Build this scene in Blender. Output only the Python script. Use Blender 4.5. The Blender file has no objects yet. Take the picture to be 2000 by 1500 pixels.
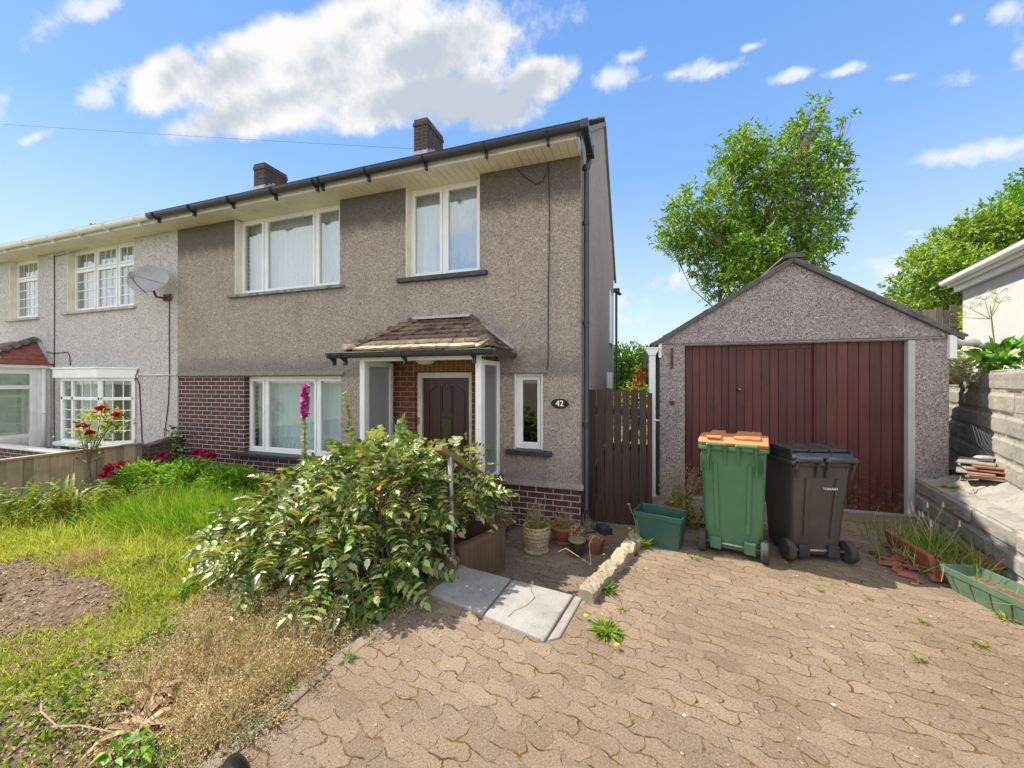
import bpy, math, random
import numpy as np
from mathutils import Vector, Matrix, Euler
R = math.radians; PI = math.pi
random.seed(7); rng = np.random.default_rng(7)
scene = bpy.context.scene
col = scene.collection

# ------------------------------------------------------------------ camera
cam_d = bpy.data.cameras.new("camera"); cam = bpy.data.objects.new("camera", cam_d); col.objects.link(cam)
cam.location = (0, 0, 1.6); cam.rotation_euler = (R(90), 0, R(18.435))
cam_d.sensor_width = 36; cam_d.lens = 13.5; cam_d.shift_y = -0.0025
cam_d.clip_start = 0.05; cam_d.clip_end = 2000
scene.camera = cam

# ------------------------------------------------------------------ sun, sky, exposure
SUN = Vector((-0.78, 0.085, 1.0)).normalized()
elev = math.asin(SUN.z); az = math.atan2(SUN.x, SUN.y)
sd = bpy.data.lights.new("sun", 'SUN'); sd.energy = 4.7; sd.angle = R(0.53); sd.color = (1.0, .93, .79)
so = bpy.data.objects.new("sun", sd); col.objects.link(so)
so.rotation_euler = SUN.to_track_quat('Z', 'Y').to_euler(); so.location = (-20, 0, 30)
scene.view_settings.view_transform = 'Standard'; scene.view_settings.look = 'None'
scene.view_settings.exposure = 0.86; scene.view_settings.gamma = 1.0
scene.render.engine = 'CYCLES'
scene.cycles.max_bounces = 8; scene.cycles.transparent_max_bounces = 16
scene.cycles.use_denoising = True

world = bpy.data.worlds.new("World"); scene.world = world; world.use_nodes = True
class NT:
    def __init__(s, nt): s.nt = nt; s.L = nt.links
    def n(s, t, **k):
        o = s.nt.nodes.new(t)
        for a, b in k.items(): setattr(o, a, b)
        return o
    def put(s, sock, v):
        if isinstance(v, bpy.types.NodeSocket): s.L.new(v, sock)
        elif v is not None:
            if isinstance(v, tuple) and len(v) == 3 and sock.type == 'RGBA': v = (*v, 1)
            sock.default_value = v
    def m(s, op, a, b=None, c=None, clamp=False):
        o = s.n('ShaderNodeMath', operation=op, use_clamp=clamp)
        for i, v in enumerate((a, b, c)):
            if v is not None: s.put(o.inputs[i], v)
        return o.outputs[0]
    def mix(s, f, a, b, bt='MIX'):
        o = s.n('ShaderNodeMix', data_type='RGBA', blend_type=bt); o.clamp_factor = True
        s.put(o.inputs[0], f); s.put(o.inputs[6], a); s.put(o.inputs[7], b); return o.outputs[2]
    def noise(s, vec, scale, detail=3, rough=.5, dist=0):
        o = s.n('ShaderNodeTexNoise')
        if vec: s.L.new(vec, o.inputs['Vector'])
        o.inputs['Scale'].default_value = scale; o.inputs['Detail'].default_value = detail
        o.inputs['Roughness'].default_value = rough; o.inputs['Distortion'].default_value = dist
        return o.outputs['Fac'], o.outputs['Color']
    def ramp(s, f, stops, interp='LINEAR'):
        o = s.n('ShaderNodeValToRGB'); e = o.color_ramp.elements; o.color_ramp.interpolation = interp
        while len(e) < len(stops): e.new(.5)
        for i, (p, c) in enumerate(stops):
            e[i].position = p; e[i].color = (*c, 1) if isinstance(c, tuple) else (c, c, c, 1)
        s.put(o.inputs[0], f); return o.outputs[0]
    def sstep(s, x, a, b):
        o = s.n('ShaderNodeMapRange', interpolation_type='SMOOTHSTEP'); s.put(o.inputs[0], x)
        s.put(o.inputs[1], a); s.put(o.inputs[2], b); return o.outputs[0]
    def sep(s, v):
        o = s.n('ShaderNodeSeparateXYZ'); s.L.new(v, o.inputs[0]); return o.outputs
    def comb(s, x, y, z):
        o = s.n('ShaderNodeCombineXYZ'); s.put(o.inputs[0], x); s.put(o.inputs[1], y); s.put(o.inputs[2], z); return o.outputs[0]
    def vm(s, op, a, b=None, sc=None):
        o = s.n('ShaderNodeVectorMath', operation=op); s.put(o.inputs[0], a)
        if b is not None: s.put(o.inputs[1], b)
        if sc is not None: s.put(o.inputs[3], sc)
        return o.outputs[0]

def build_world():
    W = NT(world.node_tree); W.nt.nodes.clear()
    sky = W.n('ShaderNodeTexSky', sky_type='NISHITA'); sky.sun_disc = False
    sky.sun_elevation = elev; sky.sun_rotation = az
    sky.air_density = 1.15; sky.dust_density = .25; sky.ozone_density = 2.2; sky.altitude = 50
    g = W.n('ShaderNodeTexCoord').outputs['Generated']
    X, Y, Z = W.sep(g)
    front = W.sstep(Y, .05, .12)
    nf, nc = W.noise(g, 6.0, 8, .60)
    nf2, nc2 = W.noise(g, 21.0, 7, .65)
    wob = W.m('ADD', W.m('MULTIPLY', W.m('SUBTRACT', nf, .5), 1.9), W.m('MULTIPLY', W.m('SUBTRACT', nf2, .5), 1.1))
    yy = W.m('MAXIMUM', Y, .02)
    U = W.m('DIVIDE', X, yy); V = W.m('DIVIDE', Z, yy)
    # cumulus puffs: directions as (x/y, z/y) with half sizes
    A = [(640,105,215,95),(470,130,170,75),(830,105,190,85),(330,150,85,70),(560,190,290,60),(800,190,180,55),(1040,160,85,45),(975,215,85,48),(900,195,110,60),(720,40,120,50)]
    B = [(70,60,95,42),(185,185,55,32),(5,195,40,40),(190,15,50,22),(65,268,35,12),(1190,150,60,24),(1235,110,38,16),(1330,142,70,16),(1400,135,55,14),
         (1545,148,40,12),(1640,140,35,10),(1905,150,90,24),(1985,110,45,40),(1965,20,60,30),(1870,35,28,20),(1850,305,190,22),(1960,290,80,24),
         (1290,545,110,36),(1230,600,90,50),(1770,530,90,50),(1780,455,35,9),(1470,90,30,9),(1760,150,30,9)]
    f = 750.; a = .948683; b = .316228
    def blob(x, y, rx, ry):
        def uv(x, y):
            r = (x-1000)/f; d = 1/(b*r+a); return d*(a*r-b), (745-y)*d/f
        u0, v0 = uv(x, y); ru = abs(uv(x+rx, y)[0]-uv(x-rx, y)[0])/2; rv = ry/f*(1/(b*(x-1000)/f+a))
        du = W.m('DIVIDE', W.m('SUBTRACT', U, u0), ru); dv = W.m('DIVIDE', W.m('SUBTRACT', V, v0), rv)
        return W.m('SUBTRACT', 1.0, W.m('SQRT', W.m('ADD', W.m('MULTIPLY', du, du), W.m('MULTIPLY', dv, dv))))
    def union(L):
        o = None
        for q in L:
            k = blob(*q); o = k if o is None else W.m('SMOOTH_MAX', o, k, .25)
        return o
    da = union(A); db = union(B)
    dA = W.m('ADD', da, W.m('MULTIPLY', wob, .72)); dB = W.m('ADD', db, W.m('MULTIPLY', wob, 2.7))
    mA = W.sstep(dA, -.16, .36); mB = W.m('MULTIPLY', W.sstep(dB, .0, 1.35), .8)
    # behind the viewpoint: broken white cloud
    nb, _ = W.noise(g, 2.2, 6, .6)
    back = W.m('MULTIPLY', W.m('SUBTRACT', 1.0, front), W.sstep(nb, .34, .50))
    # light on the cumulus: bright where thin and near its top, grey in the deep base
    base = W.m('ADD', W.m('ADD', W.m('MULTIPLY', da, 1.0), W.m('MULTIPLY', W.m('SUBTRACT', 1.04, V), 1.5)), W.m('MULTIPLY', wob, -1.25))
    shade = W.sstep(base, .05, 1.05)
    cA = W.mix(shade, (3.75, 3.72, 3.68), (2.2, 2.42, 2.75))
    skyc = W.mix(1.0, sky.outputs[0], (.78, .90, 1.12), 'MULTIPLY')
    grad = W.ramp(Z, [(0, (3.5, 3.9, 4.4)), (.20, (2.35, 3.15, 4.15)), (.45, (1.05, 2.0, 3.7)), (.75, (.58, 1.38, 3.2))])
    skyc = W.mix(W.m('MULTIPLY', front, .85), skyc, grad)
    c = W.mix(W.m('MULTIPLY', mB, front), skyc, (3.7, 3.8, 4.0))
    c = W.mix(W.m('MULTIPLY', mA, front), c, cA)
    c = W.mix(back, c, (5.6, 5.8, 6.2))
    bg = W.n('ShaderNodeBackground'); W.put(bg.inputs[0], c); bg.inputs[1].default_value = 0.145
    out = W.n('ShaderNodeOutputWorld'); W.L.new(bg.outputs[0], out.inputs[0])
build_world()

# ------------------------------------------------------------------ mesh helpers
class MB:
    def __init__(s): s.v = []; s.f = []
    def add(s, vs, fs):
        o = len(s.v); s.v += [tuple(p) for p in vs]; s.f += [tuple(o+i for i in f) for f in fs]; return s
    def box(s, x0, x1, y0, y1, z0, z1, rot=0, piv=None, tilt=None):
        vs = [(x, y, z) for z in (z0, z1) for y in (y0, y1) for x in (x0, x1)]
        if rot or tilt:
            p = Vector(piv or ((x0+x1)/2, (y0+y1)/2, z0)); m = Euler((tilt or (0, 0))+(rot,)).to_matrix()
            vs = [tuple(m @ (Vector(q)-p)+p) for q in vs]
        return s.add(vs, [(0,2,3,1),(4,5,7,6),(0,1,5,4),(2,6,7,3),(0,4,6,2),(1,3,7,5)])
    def bar(s, p, q, w, h, up=(0,0,1)):
        p, q = Vector(p), Vector(q); d = (q-p).normalized(); up = Vector(up)
        x = d.cross(up)
        x = x.normalized() if x.length > 1e-4 else Vector((1,0,0)); y = x.cross(d)
        vs = [c + x*sx*w/2 + y*sy*h/2 for c in (p, q) for sx, sy in ((-1,-1),(1,-1),(1,1),(-1,1))]
        return s.add(vs, [(3,2,1,0),(4,5,6,7),(0,1,5,4),(1,2,6,5),(2,3,7,6),(3,0,4,7)])
    def tube(s, pts, r, n=8, cap=True):
        pts = [Vector(p) for p in pts]; rs = r if isinstance(r, (list, tuple)) else [r]*len(pts)
        vs = []; prev = None
        for i, p in enumerate(pts):
            d = (pts[min(i+1, len(pts)-1)]-pts[max(i-1, 0)]).normalized()
            if prev is None: x = d.cross(Vector((0, 0, 1)) if abs(d.z) < .9 else Vector((1, 0, 0))).normalized()
            else: x = (prev - d*prev.dot(d)).normalized()
            prev = x; y = d.cross(x)
            for k in range(n):
                t = 2*PI*k/n; vs.append(p + (x*math.cos(t)+y*math.sin(t))*rs[i])
        fs = [(i*n+k, i*n+(k+1) % n, (i+1)*n+(k+1) % n, (i+1)*n+k) for i in range(len(pts)-1) for k in range(n)]
        if cap: fs += [tuple(range(n))[::-1], tuple(range((len(pts)-1)*n, len(pts)*n))]
        return s.add(vs, fs)
    def lathe(s, prof, c=(0,0,0), n=28, sx=1, sy=1, rot=None):
        vs = []; m = rot or Matrix.Identity(3); c = Vector(c)
        for r, z in prof:
            for k in range(n):
                t = 2*PI*k/n; vs.append(c + m @ Vector((r*math.cos(t)*sx, r*math.sin(t)*sy, z)))
        fs = [(i*n+k, i*n+(k+1) % n, (i+1)*n+(k+1) % n, (i+1)*n+k) for i in range(len(prof)-1) for k in range(n)]
        if prof[0][0] > 1e-5: fs.append(tuple(range(n))[::-1])
        if prof[-1][0] > 1e-5: fs.append(tuple(range((len(prof)-1)*n, len(prof)*n)))
        return s.add(vs, fs)
    def prism(s, poly, axis, a0, a1):
        """extrude a 2-D polygon along an axis: 'x' poly=(y,z), 'y' poly=(x,z), 'z' poly=(x,y)"""
        def P(p, t): return {'x': (t, p[0], p[1]), 'y': (p[0], t, p[1]), 'z': (p[0], p[1], t)}[axis]
        n = len(poly); vs = [P(p, a0) for p in poly]+[P(p, a1) for p in poly]
        return s.add(vs, [tuple(range(n)), tuple(range(2*n-1, n-1, -1))]+[(i, i+n, (i+1) % n+n, (i+1) % n) for i in range(n)])
    def grid(s, fn, nu, nv, flip=False):
        vs = [fn(i/nu, j/nv) for j in range(nv+1) for i in range(nu+1)]
        fs = [(j*(nu+1)+i, j*(nu+1)+i+1, (j+1)*(nu+1)+i+1, (j+1)*(nu+1)+i) for j in range(nv) for i in range(nu)]
        if flip: fs = [f[::-1] for f in fs]
        return s.add(vs, fs)
    def wall(s, u0, u1, z0, z1, v0, v1, holes):
        """front wall in the u-z plane between v0 (outside) and v1 with rectangular holes"""
        us = sorted({u0, u1, *[min(max(h[i], u0), u1) for h in holes for i in (0, 1)]})
        zs = sorted({z0, z1, *[min(max(h[i], z0), z1) for h in holes for i in (2, 3)]})
        def solid(i, j):
            if i < 0 or j < 0 or i >= len(us)-1 or j >= len(zs)-1: return False
            x = (us[i]+us[i+1])/2; z = (zs[j]+zs[j+1])/2
            return not any(h[0] < x < h[1] and h[2] < z < h[3] for h in holes)
        for i in range(len(us)-1):
            for j in range(len(zs)-1):
                if not solid(i, j): continue
                a, b, c, d = us[i], us[i+1], zs[j], zs[j+1]
                s.add([(a,v0,c),(b,v0,c),(b,v0,d),(a,v0,d)], [(0,1,2,3)])
                s.add([(a,v1,c),(b,v1,c),(b,v1,d),(a,v1,d)], [(3,2,1,0)])
                if not solid(i-1, j): s.add([(a,v0,c),(a,v0,d),(a,v1,d),(a,v1,c)], [(0,1,2,3)])
                if not solid(i+1, j): s.add([(b,v0,c),(b,v0,d),(b,v1,d),(b,v1,c)], [(3,2,1,0)])
                if not solid(i, j-1): s.add([(a,v0,c),(b,v0,c),(b,v1,c),(a,v1,c)], [(3,2,1,0)])
                if not solid(i, j+1): s.add([(a,v0,d),(b,v0,d),(b,v1,d),(a,v1,d)], [(0,1,2,3)])
        return s
    def build(s, name, m, parent=None, smooth=False, bevel=0, seg=2, sub=0, split=False):
        if split:                                   # every loose piece becomes an object of its own
            par = list(range(len(s.v)))
            def find(i):
                while par[i] != i: par[i] = par[par[i]]; i = par[i]
                return i
            for f in s.f:
                for j in f[1:]: par[find(j)] = find(f[0])
            groups = {}
            for f in s.f: groups.setdefault(find(f[0]), []).append(f)
            out = []
            for fs in groups.values():
                ids = sorted({i for f in fs for i in f}); mp = {i: k for k, i in enumerate(ids)}
                q = MB(); q.v = [s.v[i] for i in ids]; q.f = [tuple(mp[i] for i in f) for f in fs]
                out.append(q.build(name, m, parent, smooth, bevel, seg, sub))
            return out[0]
        o0 = wloc(parent)
        me = bpy.data.meshes.new(name)
        me.from_pydata([(x-o0.x, y-o0.y, z-o0.z) for x, y, z in s.v], [], s.f); me.update()
        if m: me.materials.append(m)
        return finish(name, me, parent, smooth, bevel, seg, sub)
def wloc(p):
    o = Vector((0, 0, 0))
    while p is not None: o = o+p.location; p = p.parent
    return o
def finish(name, me, parent, smooth=False, bevel=0, seg=2, sub=0):
    if smooth: me.polygons.foreach_set('use_smooth', [True]*len(me.polygons))
    o = bpy.data.objects.new(name, me); col.objects.link(o)
    if parent is not None: o.parent = parent
    if bevel:
        b = o.modifiers.new('bevel', 'BEVEL'); b.width = bevel; b.segments = seg; b.limit_method = 'ANGLE'; b.angle_limit = R(35)
    if sub:
        b = o.modifiers.new('sub', 'SUBSURF'); b.levels = sub; b.render_levels = sub
    return o
def tag(o, label=None, cat=None, group=None, kind=None):
    if label: o['label'] = label
    if cat: o['category'] = cat
    if group: o['group'] = group
    if kind: o['kind'] = kind
    return o
def thing(name, loc, label, cat, group=None):
    o = bpy.data.objects.new(name, None); o.empty_display_size = .1; o.location = loc; col.objects.link(o)
    return tag(o, label, cat, group)

# instanced-and-baked leaf geometry: triangles only
LEAF = (np.array([(0,0,0),(.5,.38,.10),(-.5,.38,.10),(0,1,-.12),(0,.42,0)]), np.array([(0,1,4),(0,4,2),(1,3,4),(4,3,2)]))
BROAD = (np.array([(0,0,0),(.42,.22,.06),(.5,.55,.08),(0,1,-.10),(-.5,.55,.08),(-.42,.22,.06),(0,.5,0)]), np.array([(0,1,6),(1,2,6),(2,3,6),(3,4,6),(4,5,6),(5,0,6)]))
HOLLY = (np.array([(0,0,0),(.34,.10,.05),(.30,.25,.02),(.52,.36,.10),(.36,.50,.03),(.46,.66,.08),(.22,.76,.0),(0,1.05,-.12),(-.22,.76,.0),(-.46,.66,.08),(-.36,.50,.03),(-.52,.36,.10),(-.30,.25,.02),(-.34,.10,.05),(0,.45,-.03)]),
         np.array([(i, i+1, 14) for i in range(13)]+[(13, 0, 14)]))
BLADE = (np.array([(-.5,0,0),(.5,0,0),(-.4,.5,.10),(.4,.5,.10),(0,1,.42)]), np.array([(0,1,3),(0,3,2),(2,3,4)]))
PETAL = BROAD
def frames(d, nrm, L, Wd):
    d = d/np.linalg.norm(d, axis=1, keepdims=True)
    s = np.cross(d, nrm); s /= (np.linalg.norm(s, axis=1, keepdims=True)+1e-9); n = np.cross(s, d)
    L = np.broadcast_to(L, len(d)); Wd = np.broadcast_to(Wd, len(d))
    return np.stack([s*Wd[:, None], d*L[:, None], n*L[:, None]], axis=2)
def bake(T, M, P):
    V, F = T; vs = np.einsum('nij,kj->nki', M, V)+P[:, None, :]
    fs = F[None]+(np.arange(len(P))*len(V))[:, None, None]
    return vs.reshape(-1, 3), fs.reshape(-1, 3)
def trimesh(name, parts, m, parent=None, smooth=False):
    off = 0; VS = []; FS = []
    for v, f in parts: VS.append(v); FS.append(f+off); off += len(v)
    v = np.concatenate(VS)-np.array(wloc(parent)); f = np.concatenate(FS)
    me = bpy.data.meshes.new(name); me.vertices.add(len(v)); me.vertices.foreach_set('co', v.astype(np.float32).ravel())
    me.loops.add(f.size); me.loops.foreach_set('vertex_index', f.astype(np.int32).ravel())
    me.polygons.add(len(f)); me.polygons.foreach_set('loop_start', np.arange(0, f.size, 3, dtype=np.int32))
    me.polygons.foreach_set('loop_total', np.full(len(f), 3, dtype=np.int32))
    me.update(calc_edges=True); me.materials.append(m)
    return finish(name, me, parent, smooth)
def rdir(n): d = rng.normal(size=(n, 3)); return d/np.linalg.norm(d, axis=1, keepdims=True)
def lerp(a, b, t): return a+(b-a)*t

# ------------------------------------------------------------------ materials
def new(name):
    m = bpy.data.materials.new(name); m.use_nodes = True; N = NT(m.node_tree)
    p = m.node_tree.nodes['Principled BSDF']; oc = N.n('ShaderNodeTexCoord').outputs['Object']
    return m, N, p, oc
def bump(N, p, h, strength=.3, dist=.01):
    b = N.n('ShaderNodeBump'); b.inputs['Strength'].default_value = strength; b.inputs['Distance'].default_value = dist
    N.put(b.inputs['Height'], h); N.L.new(b.outputs[0], p.inputs['Normal'])
def plain(name, c1, c2=None, rough=.6, scale=6, bs=0, bscale=60, bd=.004, metal=0, detail=5, dirt=0, spec=.5):
    m, N, p, oc = new(name); c2 = c2 or tuple(x*.75 for x in c1)
    f, _ = N.noise(oc, scale, detail, .6); f = N.sstep(f, .32, .68)
    c = N.mix(f, c1, c2)
    if dirt:
        g, _ = N.noise(oc, 2.3, 8, .7); c = N.mix(N.m('MULTIPLY', N.sstep(g, .5, .72), dirt), c, (.10, .085, .06))
    N.put(p.inputs['Base Color'], c); p.inputs['Roughness'].default_value = rough; p.inputs['Metallic'].default_value = metal
    p.inputs['Specular IOR Level'].default_value = spec
    if bs: h, _ = N.noise(oc, bscale, 5, .65); bump(N, p, h, bs, bd)
    return m
def pebble(name, tint, dark, light, dirtcol, eave=None, streak=True, scale=75):
    m, N, p, oc = new(name)
    vo = N.n('ShaderNodeTexVoronoi'); vo.inputs['Scale'].default_value = scale; N.L.new(oc, vo.inputs['Vector'])
    cell = N.sep(vo.outputs['Color'])[0]
    c = N.ramp(cell, [(0, dark), (.35, tint), (.75, tuple(x*1.12 for x in tint)), (.93, tuple(x*1.3 for x in tint)), (1, light)])
    v2 = N.n('ShaderNodeTexVoronoi'); v2.inputs['Scale'].default_value = scale*.45; N.L.new(oc, v2.inputs['Vector'])
    c = N.mix(.14, c, N.ramp(N.sep(v2.outputs['Color'])[0], [(0, dark), (.5, tint), (1, light)]))
    f, _ = N.noise(oc, 1.1, 6, .62); c = N.mix(N.m('MULTIPLY', N.sstep(f, .42, .75), .45), c, dirtcol)
    xs, ys, zs = N.sep(oc); sv, _ = N.noise(N.comb(N.m('MULTIPLY', N.m('ADD', xs, ys), 7.0), 0.0, N.m('MULTIPLY', zs, .55)), 1, 5, .7)
    c = N.mix(N.m('MULTIPLY', N.sstep(sv, .50, .78), .34), c, tuple(q*.42 for q in tint))
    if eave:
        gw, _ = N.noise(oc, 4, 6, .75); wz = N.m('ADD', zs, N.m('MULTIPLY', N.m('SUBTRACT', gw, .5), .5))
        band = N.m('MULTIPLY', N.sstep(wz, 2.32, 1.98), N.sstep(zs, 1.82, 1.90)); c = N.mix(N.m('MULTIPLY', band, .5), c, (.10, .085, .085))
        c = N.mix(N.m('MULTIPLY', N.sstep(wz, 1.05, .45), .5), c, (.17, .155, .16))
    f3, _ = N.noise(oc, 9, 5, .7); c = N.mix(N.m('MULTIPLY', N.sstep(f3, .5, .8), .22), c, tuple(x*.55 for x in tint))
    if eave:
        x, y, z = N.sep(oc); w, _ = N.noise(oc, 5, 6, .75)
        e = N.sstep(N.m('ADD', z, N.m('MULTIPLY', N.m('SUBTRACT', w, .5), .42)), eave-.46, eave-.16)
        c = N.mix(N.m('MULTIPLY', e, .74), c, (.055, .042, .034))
    d = N.m('SUBTRACT', 1.0, vo.outputs['Distance'])
    N.put(p.inputs['Base Color'], c); p.inputs['Roughness'].default_value = .8; bump(N, p, d, .75, .012)
    return m
def brick(name, c1, c2, mortar, w=.225, h=.075, mo=.010, soldier=False, dirt=.25, moss=False):
    m, N, p, oc = new(name); x, y, z = N.sep(oc); xy = N.m('ADD', x, y)
    wv, _ = N.noise(oc, 30, 3); wob = N.m('MULTIPLY', N.m('SUBTRACT', wv, .5), .005)
    vec = N.comb(N.m('ADD', xy, wob), N.m('ADD', z, wob), 0.0) if not soldier else N.comb(z, N.m('ADD', xy, wob), 0.0)
    b = N.n('ShaderNodeTexBrick'); N.L.new(vec, b.inputs['Vector']); b.inputs['Scale'].default_value = 1
    b.inputs['Brick Width'].default_value = w; b.inputs['Row Height'].default_value = h; b.inputs['Mortar Size'].default_value = mo/2
    b.inputs['Mortar Smooth'].default_value = .15; b.inputs['Bias'].default_value = 0
    N.put(b.inputs['Color1'], c1); N.put(b.inputs['Color2'], c2); N.put(b.inputs['Mortar'], mortar)
    f, _ = N.noise(oc, 14, 5, .7); c = N.mix(N.m('MULTIPLY', N.sstep(f, .45, .8), .5), b.outputs['Color'], tuple(q*.45 for q in c1))
    g, _ = N.noise(oc, 1.7, 6, .6); c = N.mix(N.m('MULTIPLY', N.sstep(g, .5, .75), dirt), c, (.10, .08, .07))
    if moss:
        g2, _ = N.noise(oc, 9, 6, .7); t = N.sstep(N.m('ADD', N.m('MULTIPLY', g2, .9), N.m('MULTIPLY', z, .6)), moss, moss+.25); c = N.mix(t, c, (.20, .185, .075))
    hh = N.m('ADD', N.m('MULTIPLY', b.outputs['Fac'], -1.0), N.m('MULTIPLY', f, .4))
    N.put(p.inputs['Base Color'], c); p.inputs['Roughness'].default_value = .75; bump(N, p, hh, .7, .008)
    return m
def foliage(name, stops, rough=.5, trans=.35, spec=.4, big=2.5):
    m, N, p, oc = new(name)
    r = N.n('ShaderNodeNewGeometry').outputs['Random Per Island']
    c = N.ramp(r, stops)
    f, _ = N.noise(oc, big, 3); c = N.mix(N.m('MULTIPLY', N.sstep(f, .35, .7), .35), c, N.mix(1.0, c, (.55, .75, .5), 'MULTIPLY'))
    N.put(p.inputs['Base Color'], c); p.inputs['Roughness'].default_value = rough; p.inputs['Specular IOR Level'].default_value = spec
    t = N.n('ShaderNodeBsdfTranslucent'); N.put(t.inputs[0], N.mix(1.0, c, (1.0, 1.0, .45), 'MULTIPLY'))
    mx = N.n('ShaderNodeMixShader'); mx.inputs[0].default_value = trans
    N.L.new(p.outputs[0], mx.inputs[1]); N.L.new(t.outputs[0], mx.inputs[2])
    N.L.new(mx.outputs[0], m.node_tree.nodes['Material Output'].inputs[0])
    return m
def glass(name, refl=.25, tint=(.85, .9, .9), rough=.0, frost=None):
    m, N, p, oc = new(name); out = m.node_tree.nodes['Material Output']
    ge = N.n('ShaderNodeNewGeometry'); dt = N.n('ShaderNodeVectorMath', operation='DOT_PRODUCT'); N.L.new(ge.outputs['Normal'], dt.inputs[0]); N.L.new(ge.outputs['Incoming'], dt.inputs[1])
    k = N.m('ADD', N.m('MULTIPLY', N.m('POWER', N.m('SUBTRACT', 1.0, N.m('ABSOLUTE', dt.outputs['Value'])), 5.0), .95), refl, clamp=True)
    gl = N.n('ShaderNodeBsdfGlossy'); gl.inputs['Roughness'].default_value = rough
    if frost:
        tr = N.n('ShaderNodeBsdfDiffuse'); f, _ = N.noise(oc, 3, 4); N.put(tr.inputs[0], N.mix(f, frost, tuple(x*.55 for x in frost)))
        tl = N.n('ShaderNodeBsdfTranslucent'); N.put(tl.inputs[0], (.8, .85, .88)); a = N.n('ShaderNodeMixShader'); a.inputs[0].default_value = .5
        N.L.new(tr.outputs[0], a.inputs[1]); N.L.new(tl.outputs[0], a.inputs[2]); base = a.outputs[0]
        h, _ = N.noise(oc, 90, 3); b = N.n('ShaderNodeBump'); b.inputs['Strength'].default_value = .25; b.inputs['Distance'].default_value = .004
        N.put(b.inputs['Height'], h); N.L.new(b.outputs[0], gl.inputs['Normal'])
    else:
        tr = N.n('ShaderNodeBsdfTransparent'); N.put(tr.inputs[0], tint); base = tr.outputs[0]
        h, _ = N.noise(oc, 1.6, 2); b = N.n('ShaderNodeBump'); b.inputs['Strength'].default_value = .04; b.inputs['Distance'].default_value = .02
        N.put(b.inputs['Height'], h); N.L.new(b.outputs[0], gl.inputs['Normal'])
    mx = N.n('ShaderNodeMixShader'); N.put(mx.inputs[0], k); N.L.new(base, mx.inputs[1]); N.L.new(gl.outputs[0], mx.inputs[2])
    N.L.new(mx.outputs[0], out.inputs[0]); return m
def timber(name, c1, c2, axis='z', rough=.6, knots=0.0, grain=40, splash=False):
    m, N, p, oc = new(name); x, y, z = N.sep(oc)
    v = N.comb(N.m('MULTIPLY', x, grain if axis != 'x' else 2.0), N.m('MULTIPLY', y, grain if axis != 'y' else 2.0), N.m('MULTIPLY', z, grain if axis != 'z' else 2.0))
    f, _ = N.noise(v, 1, 5, .6); g, _ = N.noise(oc, 3, 5, .6)
    c = N.mix(N.sstep(f, .3, .7), c1, c2); c = N.mix(N.m('MULTIPLY', N.sstep(g, .45, .75), .5), c, tuple(q*.5 for q in c1))
    if knots:
        vo = N.n('ShaderNodeTexVoronoi'); vo.inputs['Scale'].default_value = 3.2; N.L.new(oc, vo.inputs['Vector'])
        c = N.mix(N.m('MULTIPLY', N.sstep(vo.outputs['Distance'], .09, .04), knots), c, (.05, .03, .02))
    isl = N.n('ShaderNodeNewGeometry').outputs['Random Per Island']
    c = N.mix(1.0, c, N.ramp(isl, [(0, .60), (1, 1.22)]), 'MULTIPLY')
    if splash:
        sn, _ = N.noise(oc, 22, 6, .75); c = N.mix(N.m('MULTIPLY', N.m('MULTIPLY', N.sstep(z, .65, .05), N.sstep(sn, .5, .66)), .45), c, (.30, .25, .20)); s2, _ = N.noise(N.comb(N.m('MULTIPLY', x, 30), 0.0, N.m('MULTIPLY', z, 1.4)), 1, 4, .7); c = N.mix(N.m('MULTIPLY', N.sstep(s2, .55, .75), .35), c, tuple(q*.45 for q in c1))
    N.put(p.inputs['Base Color'], c); p.inputs['Roughness'].default_value = rough; bump(N, p, f, .35, .003); return m

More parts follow.
